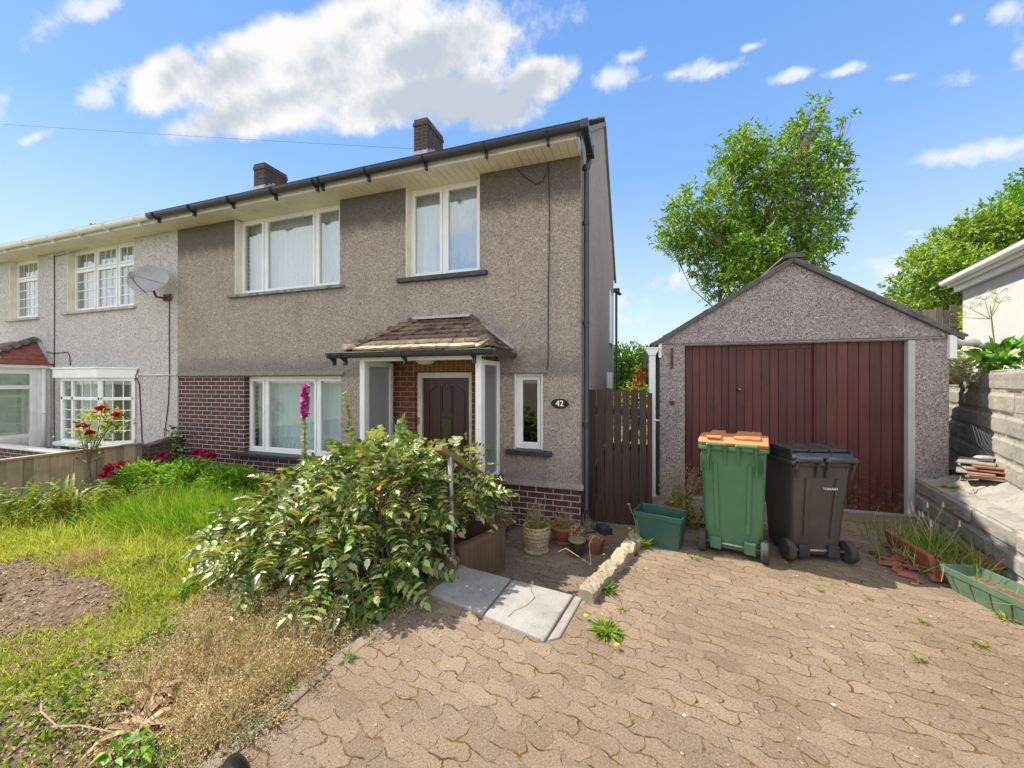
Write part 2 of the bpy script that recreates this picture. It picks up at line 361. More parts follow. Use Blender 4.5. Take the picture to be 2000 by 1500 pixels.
def paving(name, ang, c1, c2, moss):
    m, N, p, oc = new(name)
    mp = N.n('ShaderNodeMapping'); mp.inputs['Rotation'].default_value = (0, 0, ang); N.L.new(oc, mp.inputs[0])
    _, nc = N.noise(oc, 3.0, 3); dis = N.vm('SCALE', N.vm('SUBTRACT', nc, (.5, .5, .5)), sc=.16)
    _, nc2 = N.noise(oc, 26.0, 3); dis2 = N.vm('SCALE', N.vm('SUBTRACT', nc2, (.5, .5, .5)), sc=.020)
    q = N.vm('ADD', N.vm('ADD', mp.outputs[0], dis), dis2); x, y, z = N.sep(q)
    k = 2*PI/.172
    yy = N.m('ADD', y, N.m('MULTIPLY', N.m('SINE', N.m('MULTIPLY', x, k)), .012))
    xx = N.m('ADD', x, N.m('MULTIPLY', N.m('SINE', N.m('MULTIPLY', y, k*1.86)), .010))
    b = N.n('ShaderNodeTexBrick'); N.L.new(N.comb(xx, yy, 0.0), b.inputs['Vector']); b.inputs['Scale'].default_value = 1
    b.inputs['Brick Width'].default_value = .172; b.inputs['Row Height'].default_value = .094; b.inputs['Mortar Size'].default_value = .0035
    b.inputs['Mortar Smooth'].default_value = .35; b.offset = .5
    N.put(b.inputs['Color1'], (1, 1, 1)); N.put(b.inputs['Color2'], (.74, .73, .72)); N.put(b.inputs['Mortar'], (1, 1, 1))
    n1, _ = N.noise(oc, 170, 4, .8); n2, _ = N.noise(oc, 1.3, 5, .6); n3, _ = N.noise(oc, 12, 6, .7); n4, _ = N.noise(oc, 55, 5, .75)
    c = N.mix(N.sstep(n2, .35, .65), c1, c2); c = N.mix(1.0, c, b.outputs['Color'], 'MULTIPLY')
    nb, _ = N.noise(oc, 95, 3, .8); c = N.mix(N.m('MULTIPLY', N.sstep(nb, .50, .64), .62), c, tuple(v*.40 for v in c1)); c = N.mix(N.m('MULTIPLY', N.sstep(nb, .46, .36), .55), c, tuple(min(v*1.6, .8) for v in c1))
    c = N.mix(N.m('MULTIPLY', N.sstep(n1, .48, .70), .5), c, tuple(v*.42 for v in c1))
    c = N.mix(N.m('MULTIPLY', N.sstep(n4, .52, .74), .35), c, tuple(v*.5 for v in c1))
    c = N.mix(N.m('MULTIPLY', N.sstep(n1, .44, .32), .6), c, tuple(min(v*1.7, .8) for v in c1))
    vo = N.n('ShaderNodeTexVoronoi'); vo.inputs['Scale'].default_value = 5.5; N.L.new(N.vm('ADD', oc, dis2), vo.inputs['Vector'])
    c = N.mix(N.m('MULTIPLY', N.sstep(N.m('ADD', vo.outputs['Distance'], N.m('MULTIPLY', n3, .10)), .115, .085), N.sstep(n2, .5, .55)), c, (.62, .58, .50))
    # joints: narrow dark gaps here, wide mustard moss there
    wide = N.n('ShaderNodeTexBrick'); N.L.new(N.comb(xx, yy, 0.0), wide.inputs['Vector']); wide.inputs['Scale'].default_value = 1; wide.offset = .5
    wide.inputs['Brick Width'].default_value = .172; wide.inputs['Row Height'].default_value = .094; wide.inputs['Mortar Size'].default_value = .011; wide.inputs['Mortar Smooth'].default_value = .9
    n5, _ = N.noise(oc, 5.5, 5, .65); n6, _ = N.noise(oc, 40, 4, .7)
    mossf = N.m('MULTIPLY', N.sstep(N.m('ADD', N.m('MULTIPLY', wide.outputs['Fac'], .75), N.m('MULTIPLY', n6, .5)), .62, .80), N.sstep(n5, .47, .62))
    c = N.mix(mossf, c, N.mix(n6, moss, tuple(v*.4 for v in moss)))
    n7, _ = N.noise(oc, 8.5, 4, .7)
    gap = N.m('MULTIPLY', b.outputs['Fac'], N.m('MULTIPLY', N.sstep(n3, .42, .54), N.sstep(n7, .44, .56)))
    c = N.mix(N.m('MULTIPLY', gap, .9), c, (.06, .04, .025))
    pv = N.n('ShaderNodeTexVoronoi'); pv.inputs['Scale'].default_value = 42; N.L.new(N.vm('ADD', oc, dis2), pv.inputs['Vector'])
    pit = N.m('MULTIPLY', N.sstep(pv.outputs['Distance'], .22, .12), N.sstep(N.sep(pv.outputs['Color'])[0], .62, .70))
    c = N.mix(N.m('MULTIPLY', pit, .75), c, (.07, .045, .03))
    n8, _ = N.noise(oc, .55, 5, .6); c = N.mix(N.m('MULTIPLY', N.sstep(n8, .52, .72), .38), c, tuple(v*.52 for v in c1))
    h = N.m('ADD', N.m('ADD', N.m('MULTIPLY', b.outputs['Fac'], -1.4), N.m('MULTIPLY', n1, 1.1)), N.m('ADD', N.m('MULTIPLY', n3, .8), N.m('MULTIPLY', n4, .8)))
    N.put(p.inputs['Base Color'], c); p.inputs['Roughness'].default_value = .9; p.inputs['Specular IOR Level'].default_value = .2; bump(N, p, h, .9, .008)
    return m
def blockwall(name, c1, c2, dirt=.5):
    m, N, p, oc = new(name)
    n1, _ = N.noise(oc, 120, 4, .75); n2, _ = N.noise(oc, 2.2, 6, .65); n3, _ = N.noise(oc, 16, 6, .7); n4, _ = N.noise(oc, 60, 4, .7)
    c = N.mix(N.sstep(n2, .35, .65), c1, c2)
    c = N.mix(N.m('MULTIPLY', N.sstep(n1, .5, .7), .6), c, tuple(v*.45 for v in c1)); c = N.mix(N.m('MULTIPLY', N.sstep(n4, .55, .72), .5), c, (.33, .22, .12))
    c = N.mix(N.m('MULTIPLY', N.sstep(n3, .5, .75), dirt), c, (.09, .08, .06))
    N.put(p.inputs['Base Color'], c); p.inputs['Roughness'].default_value = .92; p.inputs['Specular IOR Level'].default_value = .2
    bump(N, p, N.m('ADD', N.m('ADD', n1, n4), N.m('MULTIPLY', n3, .8)), .7, .008); return m

M = {}
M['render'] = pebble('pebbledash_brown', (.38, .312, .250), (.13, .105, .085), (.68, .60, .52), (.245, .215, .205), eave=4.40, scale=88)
M['render_side'] = pebble('pebbledash_side', (.43, .355, .295), (.17, .14, .115), (.58, .52, .47), (.25, .22, .20), scale=88)  # tint raised on the gable to make up in colour for its unlit side
M['render_grey'] = pebble('pebbledash_grey', (.56, .52, .495), (.17, .16, .15), (.80, .77, .74), (.42, .39, .38), scale=80)
M['render_garage'] = pebble('pebbledash_garage', (.36, .30, .285), (.075, .06, .06), (.80, .75, .72), (.20, .17, .17), scale=92)
M['brick'] = brick('dark_maroon_brick', (.105, .030, .026), (.060, .024, .026), (.54, .45, .41), mo=.012)
M['brick_in'] = brick('porch_brick', (.22, .065, .030), (.13, .040, .026), (.42, .30, .21), dirt=.1)
M['soldier'] = brick('soldier_brick', (.26, .10, .035), (.17, .06, .03), (.42, .30, .18), w=.225, h=.075, soldier=True, dirt=.1)
M['chim'] = brick('chimney_brick', (.075, .032, .026), (.035, .022, .022), (.16, .13, .10), moss=4.98, dirt=.5)
M['white'] = plain('white_upvc', (.84, .84, .83), (.78, .78, .76), .35, 3, dirt=.10)
M['cream'] = plain('cream_paint', (.82, .77, .64), (.72, .67, .54), .5, 3, dirt=.2)
M['black'] = plain('black_plastic', (.028, .031, .040), (.04, .042, .05), .28, 8)
M['blacksill'] = plain('black_sill', (.016, .017, .022), (.045, .045, .05), .45, 14, bs=.4, bscale=30)
M['sillgrey'] = plain('worn_sill', (.10, .11, .13), (.30, .29, .29), .7, 12, bs=.4, bscale=30)
M['sillwhite'] = plain('flaky_white_sill', (.55, .52, .48), (.32, .28, .24), .8, 14, bs=.5, bscale=30)
M['glass'] = glass('window_glass', .12)
M['glass_up'] = glass('upper_window_glass', .20)
M['glass_dark'] = glass('small_window_glass', .10, (.5, .5, .4))
M['frost'] = glass('obscured_glass', .16, rough=.12, frost=(.20, .22, .23))
M['curtain'] = plain('net_curtain', (.92, .93, .94), (.84, .86, .89), .9, 20)
M['curtain_cream'] = plain('cream_curtain', (.80, .76, .64), (.66, .60, .48), .9, 5)
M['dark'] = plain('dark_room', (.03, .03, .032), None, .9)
M['rooftile'] = plain('concrete_roof_tile', (.075, .068, .065), (.15, .135, .12), .85, 9, bs=.5, bscale=40, dirt=.3)
M['porchtile'] = plain('porch_clay_tile', (.085, .048, .036), (.24, .175, .12), .85, 7, bs=.6, bscale=40, detail=6)
M['porchtile_pale'] = plain('porch_pale_tile', (.52, .42, .28), (.33, .24, .16), .85, 9, bs=.6, bscale=40)
M['redtile'] = plain('red_clay_tile', (.16, .045, .033), (.24, .085, .055), .7, 8, bs=.3)
M['lead'] = plain('lead_flashing', (.34, .35, .37), (.5, .5, .5), .5, 10, metal=.2)
M['door'] = timber('brown_door', (.048, .015, .011), (.072, .023, .017), 'z', .35)
M['garagedoor'] = timber('maroon_boards', (.088, .017, .016), (.13, .034, .027), 'z', .5, splash=True)
M['gate'] = timber('dark_brown_gate', (.052, .022, .018), (.082, .036, .028), 'z', .6, .6)
M['fence'] = timber('pale_fence_boards', (.42, .32, .20), (.52, .42, .28), 'z', .8, .8)
M['oldfence'] = timber('old_fence_boards', (.36, .29, .20), (.24, .18, .13), 'z', .85)
M['rail'] = timber('mossy_rail', (.30, .19, .08), (.24, .20, .07), 'x', .8)
M['post_wood'] = timber('rotten_timber', (.13, .075, .045), (.20, .12, .07), 'z', .9)
M['galv'] = plain('galvanised_pipe', (.42, .43, .45), (.30, .27, .25), .45, 25, metal=.6)
M['brass'] = plain('brass', (.60, .42, .15), None, .3, metal=1)
M['chrome'] = plain('chrome', (.75, .75, .75), None, .2, metal=1)
M['amber'] = plain('amber_glass', (.085, .06, .012), (.02, .015, .005), .12, 60, bs=.6, bscale=80)
M['paving'] = paving('wavy_block_paving', R(14), (.270, .199, .135), (.338, .256, .181), (.25, .145, .03))
M['pathpave'] = paving('path_paving', R(5), (.25, .185, .135), (.31, .24, .175), (.20, .16, .05))
M['slab'] = blockwall('pale_concrete_slab', (.38, .36, .33), (.28, .27, .25), .45)
M['kerb'] = blockwall('lichen_kerb', (.42, .35, .24), (.30, .25, .18), .45)
M['edging'] = blockwall('earthy_edging', (.27, .22, .165), (.20, .165, .125), .5)
M['block'] = blockwall('old_concrete_block', (.37, .345, .305), (.27, .26, .24), .5)
M['whitewall'] = plain('white_rough_render', (.52, .50, .475), (.45, .44, .43), .9, 2, bs=.35, bscale=50, bd=.01)
M['soil'] = plain('dry_soil', (.120, .072, .042), (.235, .160, .105), .95, 22, bs=1.0, bscale=45, bd=.03, detail=8)
M['ground'] = plain('rough_ground', (.12, .13, .06), (.17, .14, .09), .95, .6, bs=.5, bscale=20)
M['lawnbase'] = plain('lawn_base', (.12, .14, .035), (.20, .19, .06), .95, 5, bs=.9, bscale=60, bd=.02)
M['terracotta'] = plain('terracotta', (.33, .115, .055), (.24, .085, .045), .75, 9, bs=.2, dirt=.35)
M['stonepot'] = plain('cream_stone_pot', (.46, .37, .23), (.33, .25, .15), .9, 14, bs=.6, bscale=60)
M['glaze'] = plain('dark_green_glaze', (.018, .028, .022), (.05, .055, .05), .2, 9)
M['glaze_rim'] = plain('tan_rim', (.33, .24, .13), None, .4)
M['bin_green'] = plain('green_bin_plastic', (.070, .185, .085), (.055, .15, .07), .42, 3, dirt=.45, bs=.08, bscale=120)
M['bin_orange'] = plain('orange_lid', (.66, .25, .085), (.56, .20, .07), .40, 5)
M['bin_grey'] = plain('grey_bin_plastic', (.062, .055, .050), (.085, .075, .068), .34, 3, dirt=.4)
M['bin_dark'] = plain('dark_bin_plastic', (.035, .036, .042), (.055, .055, .06), .30, 8)
M['rubber'] = plain('rubber_tyre', (.028, .028, .03), (.06, .055, .05), .8, 14)
M['planter'] = plain('green_planter_plastic', (.022, .085, .066), (.03, .10, .08), .4, 6, dirt=.25)
M['planter2'] = plain('faded_green_planter', (.10, .155, .095), (.07, .12, .075), .6, 9, dirt=.3)
M['signblack'] = plain('sign_black', (.006, .006, .007), None, .2)
M['signwhite'] = plain('sign_white', (.85, .85, .83), None, .4)
M['dish'] = plain('grey_dish', (.36, .36, .355), (.31, .31, .30), .5, 4, dirt=.15)
M['rust'] = plain('rusty_metal', (.20, .055, .025), (.10, .035, .02), .85, 30)
M['concrete'] = plain('weathered_concrete', (.28, .26, .23), (.20, .18, .16), .9, 7, bs=.4)
M['wire'] = plain('dark_cable', (.03, .03, .03), None, .8)
M['bark'] = plain('grey_brown_bark', (.22, .165, .12), (.11, .08, .06), .9, 14, bs=.8, bscale=30)
M['stemgreen'] = plain('green_stem', (.16, .22, .06), (.22, .26, .09), .6, 10)
M['deadstem'] = plain('dead_stem', (.38, .29, .19), (.22, .15, .10), .9, 20)
# foliage
M['lawn'] = foliage('lawn_blades', [(0, (.20, .28, .03)), (.35, (.38, .44, .06)), (.7, (.55, .56, .11)), (.9, (.66, .60, .18)), (1, (.72, .62, .28))], trans=.5, rough=.7, spec=.15)
M['longgrass'] = foliage('long_grass', [(0, (.07, .19, .018)), (.5, (.18, .34, .028)), (.85, (.34, .46, .05)), (1, (.50, .54, .12))], trans=.45, rough=.65, spec=.2)
M['weed'] = foliage('leafy_weeds', [(0, (.07, .16, .012)), (.5, (.19, .31, .025)), (.85, (.36, .42, .05)), (1, (.50, .44, .14))], trans=.45, rough=.75, spec=.12)
M['dead'] = foliage('dried_weeds', [(0, (.24, .13, .075)), (.3, (.46, .31, .18)), (.7, (.66, .50, .30)), (1, (.76, .63, .42))], trans=.25, rough=.9)
M['mahonia'] = foliage('mahonia_leaves', [(0, (.028, .075, .012)), (.20, (.07, .155, .022)), (.42, (.17, .27, .042)), (.66, (.38, .42, .11)), (.86, (.62, .62, .33)), (.91, (.24, .16, .06)), (.95, (.13, .05, .03)), (.975, (.42, .10, .03)), (.985, (.62, .44, .04)), (1, (.10, .03, .04))], rough=.34, trans=.25, spec=.7)
M['treeleaf'] = foliage('ash_leaves', [(0, (.06, .16, .018)), (.4, (.16, .32, .028)), (.8, (.34, .50, .05)), (1, (.58, .66, .14))], trans=.35)
M['treeleaf2'] = foliage('pale_tree_leaves', [(0, (.10, .20, .02)), (.5, (.24, .38, .035)), (1, (.46, .56, .08))], trans=.4)
M['hedge'] = foliage('hedge_leaves', [(0, (.05, .16, .012)), (.5, (.13, .31, .022)), (1, (.30, .50, .04))], trans=.3)
M['peonyleaf'] = foliage('peony_leaves', [(0, (.08, .20, .018)), (.5, (.19, .38, .035)), (1, (.36, .52, .07))], trans=.4, rough=.65, spec=.2)
M['crimson'] = foliage('crimson_petals', [(0, (.20, .006, .03)), (.6, (.48, .015, .09)), (1, (.72, .06, .25))], trans=.25)
M['red'] = foliage('red_petals', [(0, (.30, .006, .006)), (1, (.72, .025, .015))], trans=.25)
M['magenta'] = foliage('magenta_bells', [(0, (.42, .02, .26)), (.6, (.72, .08, .48)), (1, (.9, .50, .72))], trans=.35)
M['yellow'] = foliage('yellow_petals', [(0, (.75, .50, .01)), (1, (.85, .72, .03))], trans=.25)
M['yellowleaf'] = foliage('yellow_shrub', [(0, (.22, .30, .02)), (1, (.62, .62, .06))], trans=.4)
M['seedpod'] = foliage('foxglove_pods', [(0, (.24, .27, .08)), (1, (.50, .50, .20))], trans=.2)
M['strap'] = foliage('strap_leaves', [(0, (.10, .17, .03)), (.6, (.28, .30, .07)), (1, (.45, .20, .07))], trans=.3)
M['paleleaf'] = foliage('pale_variegated', [(0, (.30, .36, .16)), (1, (.72, .70, .48))], trans=.3)
M['redspike'] = foliage('red_spikes', [(0, (.45, .06, .03)), (1, (.75, .20, .08))], trans=.2)
M['litter'] = foliage('leaf_litter', [(0, (.16, .10, .05)), (.5, (.34, .24, .13)), (.8, (.48, .38, .22)), (1, (.30, .34, .10))], trans=.1, rough=.9)
# ------------------------------------------------------------------ the ground and other setting
def sheet(name, poly, z, m, n=0):
    b = MB(); b.add([(x, y, z) for x, y in poly], [tuple(range(len(poly)))]); return tag(b.build(name, m), kind='structure')
GARDEN_EDGE = [(-1.47, 3.05), (-1.53, 2.50), (-1.66, 1.72), (-1.68, 1.25), (-1.72, .9), (-1.95, -1.0), (-2.1, -4)]
b = MB(); b.add([(-400, -400, -.45), (400, -400, -.45), (400, 400, -.45), (-400, 400, -.45)], [(0, 1, 2, 3)]); tag(b.build('ground', M['ground']), kind='structure')
def hgarden(x, y):
    n = .035*math.sin(1.7*x+.6)*math.cos(1.3*y)+.02*math.sin(5.1*x+2*y)+.012*math.sin(11*y-3*x)
    return n-.05-.10*max(0, min(1, (y-1)/3.0))
def edge_x(y):
    E_ = GARDEN_EDGE
    for (x0, y0), (x1, y1) in zip(E_, E_[1:]):
        if y <= y0 and y >= y1: return x0+(x1-x0)*(y0-y)/(y0-y1)
    return E_[0][0] if y > E_[0][1] else E_[-1][0]
b = MB()
def gfn(s, t):
    y = -4+8.80*t; xr = edge_x(y)-.045; x = -8.10+(xr+8.10)*s; return (x, y, hgarden(x, y)+rng.normal()*.007)
b.grid(gfn, 110, 130)
# one mesh for the garden soil; bare earth shows between the grass
tag(b.build('garden_soil', M['soil'], smooth=True), kind='structure')
sheet('neighbour_garden', [(-30, -6), (-8.2, -6), (-8.2, 4.8), (-30, 4.8)], -.15, M['lawnbase'])
def lowx(y): return 1.87+.2035*y
DRIVE = [(-2.12, -4), (-1.97, -1.0), (-1.74, .9), (-1.70, 1.25), (-1.68, 1.72), (-1.55, 2.50), (-1.49, 3.0), (-.45, 2.85), (-.40, 2.86), (.02, 4.6), (.14, 5.3), (.14, 5.80), (3.3, 5.80), (3.1, 5.75), (lowx(2.7)+.05, 2.7), (3.25, -4)]
b = MB(); b.prism(DRIVE, 'z', -.40, 0.0); tag(b.build('driveway', M['paving']), kind='structure')
sheet('garden_path', [(-3.6, 2.9), (.3, 2.9), (.3, 5.9), (.3, 14), (-.7, 14), (-.7, 5.2), (-3.6, 5.2)], -.300, M['pathpave'])
sheet('back_garden', [(-9, 10.9), (12, 10.9), (12, 40), (-9, 40)], -.10, M['lawnbase'])
b = MB(); b.prism([(4.62, 7.85), (2.68, 3.0), (2.74, 2.65), (3.6, -4), (9, -6), (30, -6), (30, 30), (8.0, 30), (8.0, 12.2)], 'z', -.44, 1.56)
tag(b.build('raised_ground', M['ground']), kind='structure')

# ------------------------------------------------------------------ house builders
VF = 4.77
def pane_box(b, u0, u1, z0, z1, v): b.box(u0, u1, v, v+.008, z0, z1)
def folded(b, u0, u1, z0, z1, v, amp=.011, per=.10, ph=0):
    n = max(8, int((u1-u0)/per*8))
    def fn(s, t):
        u = u0+(u1-u0)*s; w = 1+.3*math.sin(u*3.1+ph)
        return (u, v+amp*w*math.sin(2*PI*u/per+ph+.7*math.sin(u*7))+.01*math.sin(9*t+u*5), z0+(z1-z0)*t)
    b.grid(fn, n, 5)
def window(parent, u0, u1, z0, z1, vf, lights, glassm='glass', sill=None, sillm='blacksill', curtain='curtain', wall_v=VF, reveal='cream', zc=None, label=None, scallop=False):
    """lights: list of (ua, ub, kind, bars) ; kind 'fixed' or 'vent'; bars = (columns, rows) of glazing bars"""
    fr = MB(); fw = .045
    fr.box(u0, u1, vf, vf+.07, z1-fw, z1); fr.box(u0, u1, vf-.012, vf+.07, z0, z0+fw)
    fr.box(u0, u0+fw, vf, vf+.07, z0+fw, z1-fw); fr.box(u1-fw, u1, vf, vf+.07, z0+fw, z1-fw)
    for (a, b_, k, bars) in lights[1:]: fr.box(a-.028, a+.028, vf+.002, vf+.07, z0+fw, z1-fw)
    w = fr.build('window', M['white'], parent, bevel=.004)
    if label: w['label'] = label
    for i, (a, b_, k, bars) in enumerate(lights):
        a2 = a+(fw if i == 0 else .028)+.002; b2 = b_-(fw if i == len(lights)-1 else .028)-.002
        zt = z1-fw-.002; zb = z0+fw+.002
        panes = [(zb, zt)]
        if k == 'vent':
            zs = zt-(zt-zb)*.29; panes = [(zb, zs-.035), (zs+.0, zt)]
            t = MB(); t.box(a2, b2, vf+.0, vf+.06, zs-.033, zs-.002); t.build('transom', M['white'], w)
        for j, (pb, pt) in enumerate(panes):
            s_ = MB(); sw = .038
            s_.box(a2, b2, vf-.014, vf+.045, pt-sw, pt); s_.box(a2, b2, vf-.014, vf+.045, pb, pb+sw)
            s_.box(a2, a2+sw, vf-.014, vf+.045, pb+sw, pt-sw); s_.box(b2-sw, b2, vf-.014, vf+.045, pb+sw, pt-sw)
            s_.build('casement', M['white'], w, bevel=.003)
            g = MB(); pane_box(g, a2+sw, b2-sw, pb+sw, pt-sw, vf+.012)
            g.build('pane', M[glassm], w)
            c, r = bars if bars else (1, 1)
            if j == 1: r = 1
            if c > 1 or r > 1:
                q = MB()
                for n in range(1, c): x = lerp(a2+sw, b2-sw, n/c); q.box(x-.008, x+.008, vf+.004, vf+.010, pb+sw, pt-sw)
                for n in range(1, r): z = lerp(pb+sw, pt-sw, n/r); q.box(a2+sw, b2-sw, vf+.0035, vf+.0105, z-.008, z+.008)
                q.build('glazing_bar', M['white'], w)
    if curtain:
        q = MB(); folded(q, u0+.02, u1-.02, zc if zc is not None else z0+.03, z1-.02, vf+.16, ph=u0); q.build('curtain', M[curtain], w, smooth=True)
    if scallop:
        q = MB(); n = int((u1-u0)/.085)
        for i in range(n):
            c = u0+.05+(i+.5)*(u1-u0-.1)/n
            pts = [(c+.036*math.cos(t), vf+.135, z0+.19+.052*math.sin(t)) for t in np.linspace(0, 2*PI, 15)]; q.tube(pts, .007, 4, False)
            q.box(c-.03, c+.03, vf+.132, vf+.137, z0+.05, z0+.12)
        q.box(u0+.03, u1-.03, vf+.134, vf+.139, z0+.25, z0+.262); q.build('lace_edge', M['curtain'], w)
    q = MB()
    if not scallop: q.box(u0-.002, u0+.010, wall_v-.004, vf-.0005, z0+.005, z1)
    if not scallop: q.box(u1-.010, u1+.002, wall_v-.004, vf-.0005, z0+.005, z1); q.build('reveal', M[reveal], w, split=True)
    if sill:
        s = MB(); a, b_, zb, zt, vs = sill
        s.box(a, b_, vs, wall_v+.001, zb, zt); s.box(u0, u1, wall_v-.001, vf+.03, zb+.003, zt+.004); s.build('sill', M[sillm], w, bevel=.008)
    return w
def gutter(b, p, q, r=.055):
    p, q = Vector(p), Vector(q); d = (q-p).normalized(); s = Vector((0, 0, 1)).cross(d)
    n = 10; prof = [(r*math.cos(PI+PI*k/n), r*math.sin(PI+PI*k/n)) for k in range(n+1)]
    prof = [(x, z*1.35) for x, z in prof]; prof = [(-r-.006, .012)]+prof+[(r+.006, .012), (r-.010, .006)]+[((r-.008)*math.cos(2*PI-PI*k/n), (r-.008)*math.sin(2*PI-PI*k/n)) for k in range(n+1)]+[(-r+.010, .006)]
    vs = [c+s*x+Vector((0, 0, z)) for c in (p, q) for x, z in prof]; k = len(prof)
    b.add(vs, [(i, (i+1) % k, (i+1) % k+k, i+k) for i in range(k)]+[tuple(range(k))[::-1], tuple(range(k, 2*k))])
def bracket(b, u, v, z, r=.066):
    pts = [(u, v+r*math.cos(PI+PI*k/8), z+1.3*r*math.sin(PI+PI*k/8)) for k in range(9)]
    for a, c in zip(pts, pts[1:]): b.bar(a, c, .03, .010, up=(1, 0, 0))
    b.box(u-.012, u+.012, v+.02, v+.075, z-.14, z-.05); b.bar((u, v, z-.06), (u, v+.07, z-.13), .022, .02, up=(1, 0, 0))
RIDGE_V, RIDGE_Z, EAVE_V, EAVE_Z = 7.84, 6.78, 4.33, 4.490
def roof_slope(b, u0, u1, v0, z0, v1, z1, rows=11, per=.245, amp=.034, th=.03):
    L = math.hypot(v1-v0, z1-z0); nrm = Vector((0, -(z1-z0), (v1-v0))).normalized() if v1 > v0 else Vector((0, (z0-z1)*-1, (v0-v1))).normalized()
    nu = int((u1-u0)/per*8)
    for r in range(rows):
        ta, tb = r/rows, (r+1)/rows+.02
        def fn(s, t):
            u = u0+(u1-u0)*s; k = lerp(ta, min(tb, 1), t)
            base = Vector((u, lerp(v0, v1, k), lerp(z0, z1, k)))
            w = math.sin(2*PI*u/per); h = amp*max(w, -.35)+.028*(1-t)
            return tuple(base+nrm*h)
        b.grid(fn, nu, 1, flip=v1 < v0)
        def fr(s, t):
            u = u0+(u1-u0)*s; base = Vector((u, lerp(v0, v1, ta), lerp(z0, z1, ta)))
            w = math.sin(2*PI*u/per); return tuple(base+nrm*((amp*max(w, -.35)+.028)*t-.004*(1-t)))
        b.grid(fr, nu, 1, flip=v1 < v0)
def make_roof(parent, u0, u1, verge=True):
    b = MB(); roof_slope(b, u0, u1, EAVE_V+.04, EAVE_Z, RIDGE_V, RIDGE_Z); roof_slope(b, u0, u1, 2*RIDGE_V-EAVE_V, EAVE_Z, RIDGE_V, RIDGE_Z)
    r = b.build('roof', M['rooftile'], parent, smooth=False)
    q = MB(); n = int((u1-u0)/.42)
    for i in range(n):
        a, c = lerp(u0, u1, i/n), lerp(u0, u1, (i+1)/n)+.01
        pr = [(RIDGE_V+.11*math.cos(t), RIDGE_Z+.01+.07*math.sin(t)+.006*(i % 2)) for t in np.linspace(-.35, PI+.35, 11)]
        q.prism(pr, 'x', a, c)
    q.build('ridge_tiles', M['rooftile'], r)
    if verge:
        q = MB(); q.bar((u1+.01, EAVE_V+.10, EAVE_Z-.03), (u1+.01, RIDGE_V, RIDGE_Z-.05), .05, .07); q.bar((u1+.01, 2*RIDGE_V-EAVE_V, EAVE_Z-.06), (u1+.01, RIDGE_V, RIDGE_Z-.05), .05, .07)
        q.build('verge', M['concrete'], r)
    return r
def chimney(roof, u0, u1, v0, v1, z1):
    b = MB(); b.box(u0, u1, v0, v1, 6.3, z1-.16); b.box(u0-.015, u1+.015, v0-.015, v1+.015, z1-.16, z1-.07); b.box(u0, u1, v0, v1, z1-.07, z1)
    c = b.build('chimney', M['chim'], roof, bevel=.006)
    q = MB()
    q.box(u0-.02, u1+.02, v0-.02, v0-.001, 6.4, 6.70)
    for i in range(6): q.box(u1+.001, u1+.02, v0+i*(v1-v0)/6, v0+(i+1)*(v1-v0)/6, 6.4, 6.72+.06*(i % 3)+.01*i)
    for i in range(6): q.box(u0-.02, u0-.001, v0+i*(v1-v0)/6, v0+(i+1)*(v1-v0)/6, 6.4, 6.72+.06*(i % 3)+.01*i)
    q.build('flashing', M['lead'], c)
def soffit_fascia(parent, u0, u1, bays, m='white'):
    b = MB(); b.box(u0, u1, 4.425, 4.445, 4.395, 4.515); b.build('fascia', M[m], parent, bevel=.004)
    s = MB(); n = int((u1-u0)/.10)
    for i in range(n):
        a, c = lerp(u0, u1, i/n), lerp(u0, u1, (i+1)/n)-.006
        back = VF-.002
        for h in bays:
            if h[0] < (a+c)/2 < h[1]: back = 4.95
        s.box(a, c, 4.446, back, 4.392, 4.408)
    s.box(u0, u1, 4.446, 4.90, 4.4085, 4.42)
    s.build('soffit', M['cream'], parent)

# ------------------------------------------------------------------ the main house
H = thing('semi_detached_house', (-4.4, 4.77, -.2), 'brown pebbledashed end house with tiled porch, black gutter and dark brown front door', 'house')
U0, U1 = -8.09, -.70
UL = (-6.62, -4.385, 3.085, 4.392); UR = (-3.20, -2.05, 3.085, 4.392); GW = (-6.43, -4.36, .40, 1.690); SW = (-1.55, -1.18, .72, 1.705)
DOOR = (-3.10, -2.20, -.31, 1.73); PORCH = (-3.45, -1.78, -.31, 1.95)
b = MB(); b.wall(U0, U1, -.45, 4.39, 4.79, 5.05, [UL, UR, GW, SW, PORCH])
b.box(U0, U1, 10.65, 10.9, -.45, 4.3); b.box(U0-.0, U0+.1, 5.06, 10.6, -.4, 4.3)
b.build('brick_wall', M['brick'], H)
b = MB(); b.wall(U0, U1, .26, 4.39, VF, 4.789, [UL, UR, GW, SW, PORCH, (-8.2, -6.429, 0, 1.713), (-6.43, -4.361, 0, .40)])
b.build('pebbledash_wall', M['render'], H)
b = MB()
for a, c, z in ((U0, -6.43, 1.713), (-6.43, -4.30, 1.713), (-1.62, -1.12, 1.722), (-4.36, -3.49, .26), (-1.76, -.69, .27)):
    b.prism([(VF+.001, z+.06), (VF-.030, z-.001), (VF-.028, z-.016), (VF+.015, z-.014)], 'x', a, c)
b.build('drip_moulding', M['render'], H, split=True)
b = MB(); b.prism([(5.05, -.45), (10.9, -.45), (10.9, 4.66), (RIDGE_V, 6.70), (5.05, 4.85)], 'x', -.98, -.72)
b.build('gable_core', M['brick'], H)
b = MB(); b.prism([(VF+.02, .26), (10.9, .26), (10.9, 4.70), (RIDGE_V, 6.735), (VF+.02, 4.71)], 'x', -.719, -.690); b.prism([(VF-.022, .255), (VF+.02, .255), (VF+.02, .32)], 'x', -.72, -.669)
b.prism([(VF+.0205, .25), (10.9, .25), (10.9, .30), (VF+.0205, .30)], 'x', -.69, -.665)
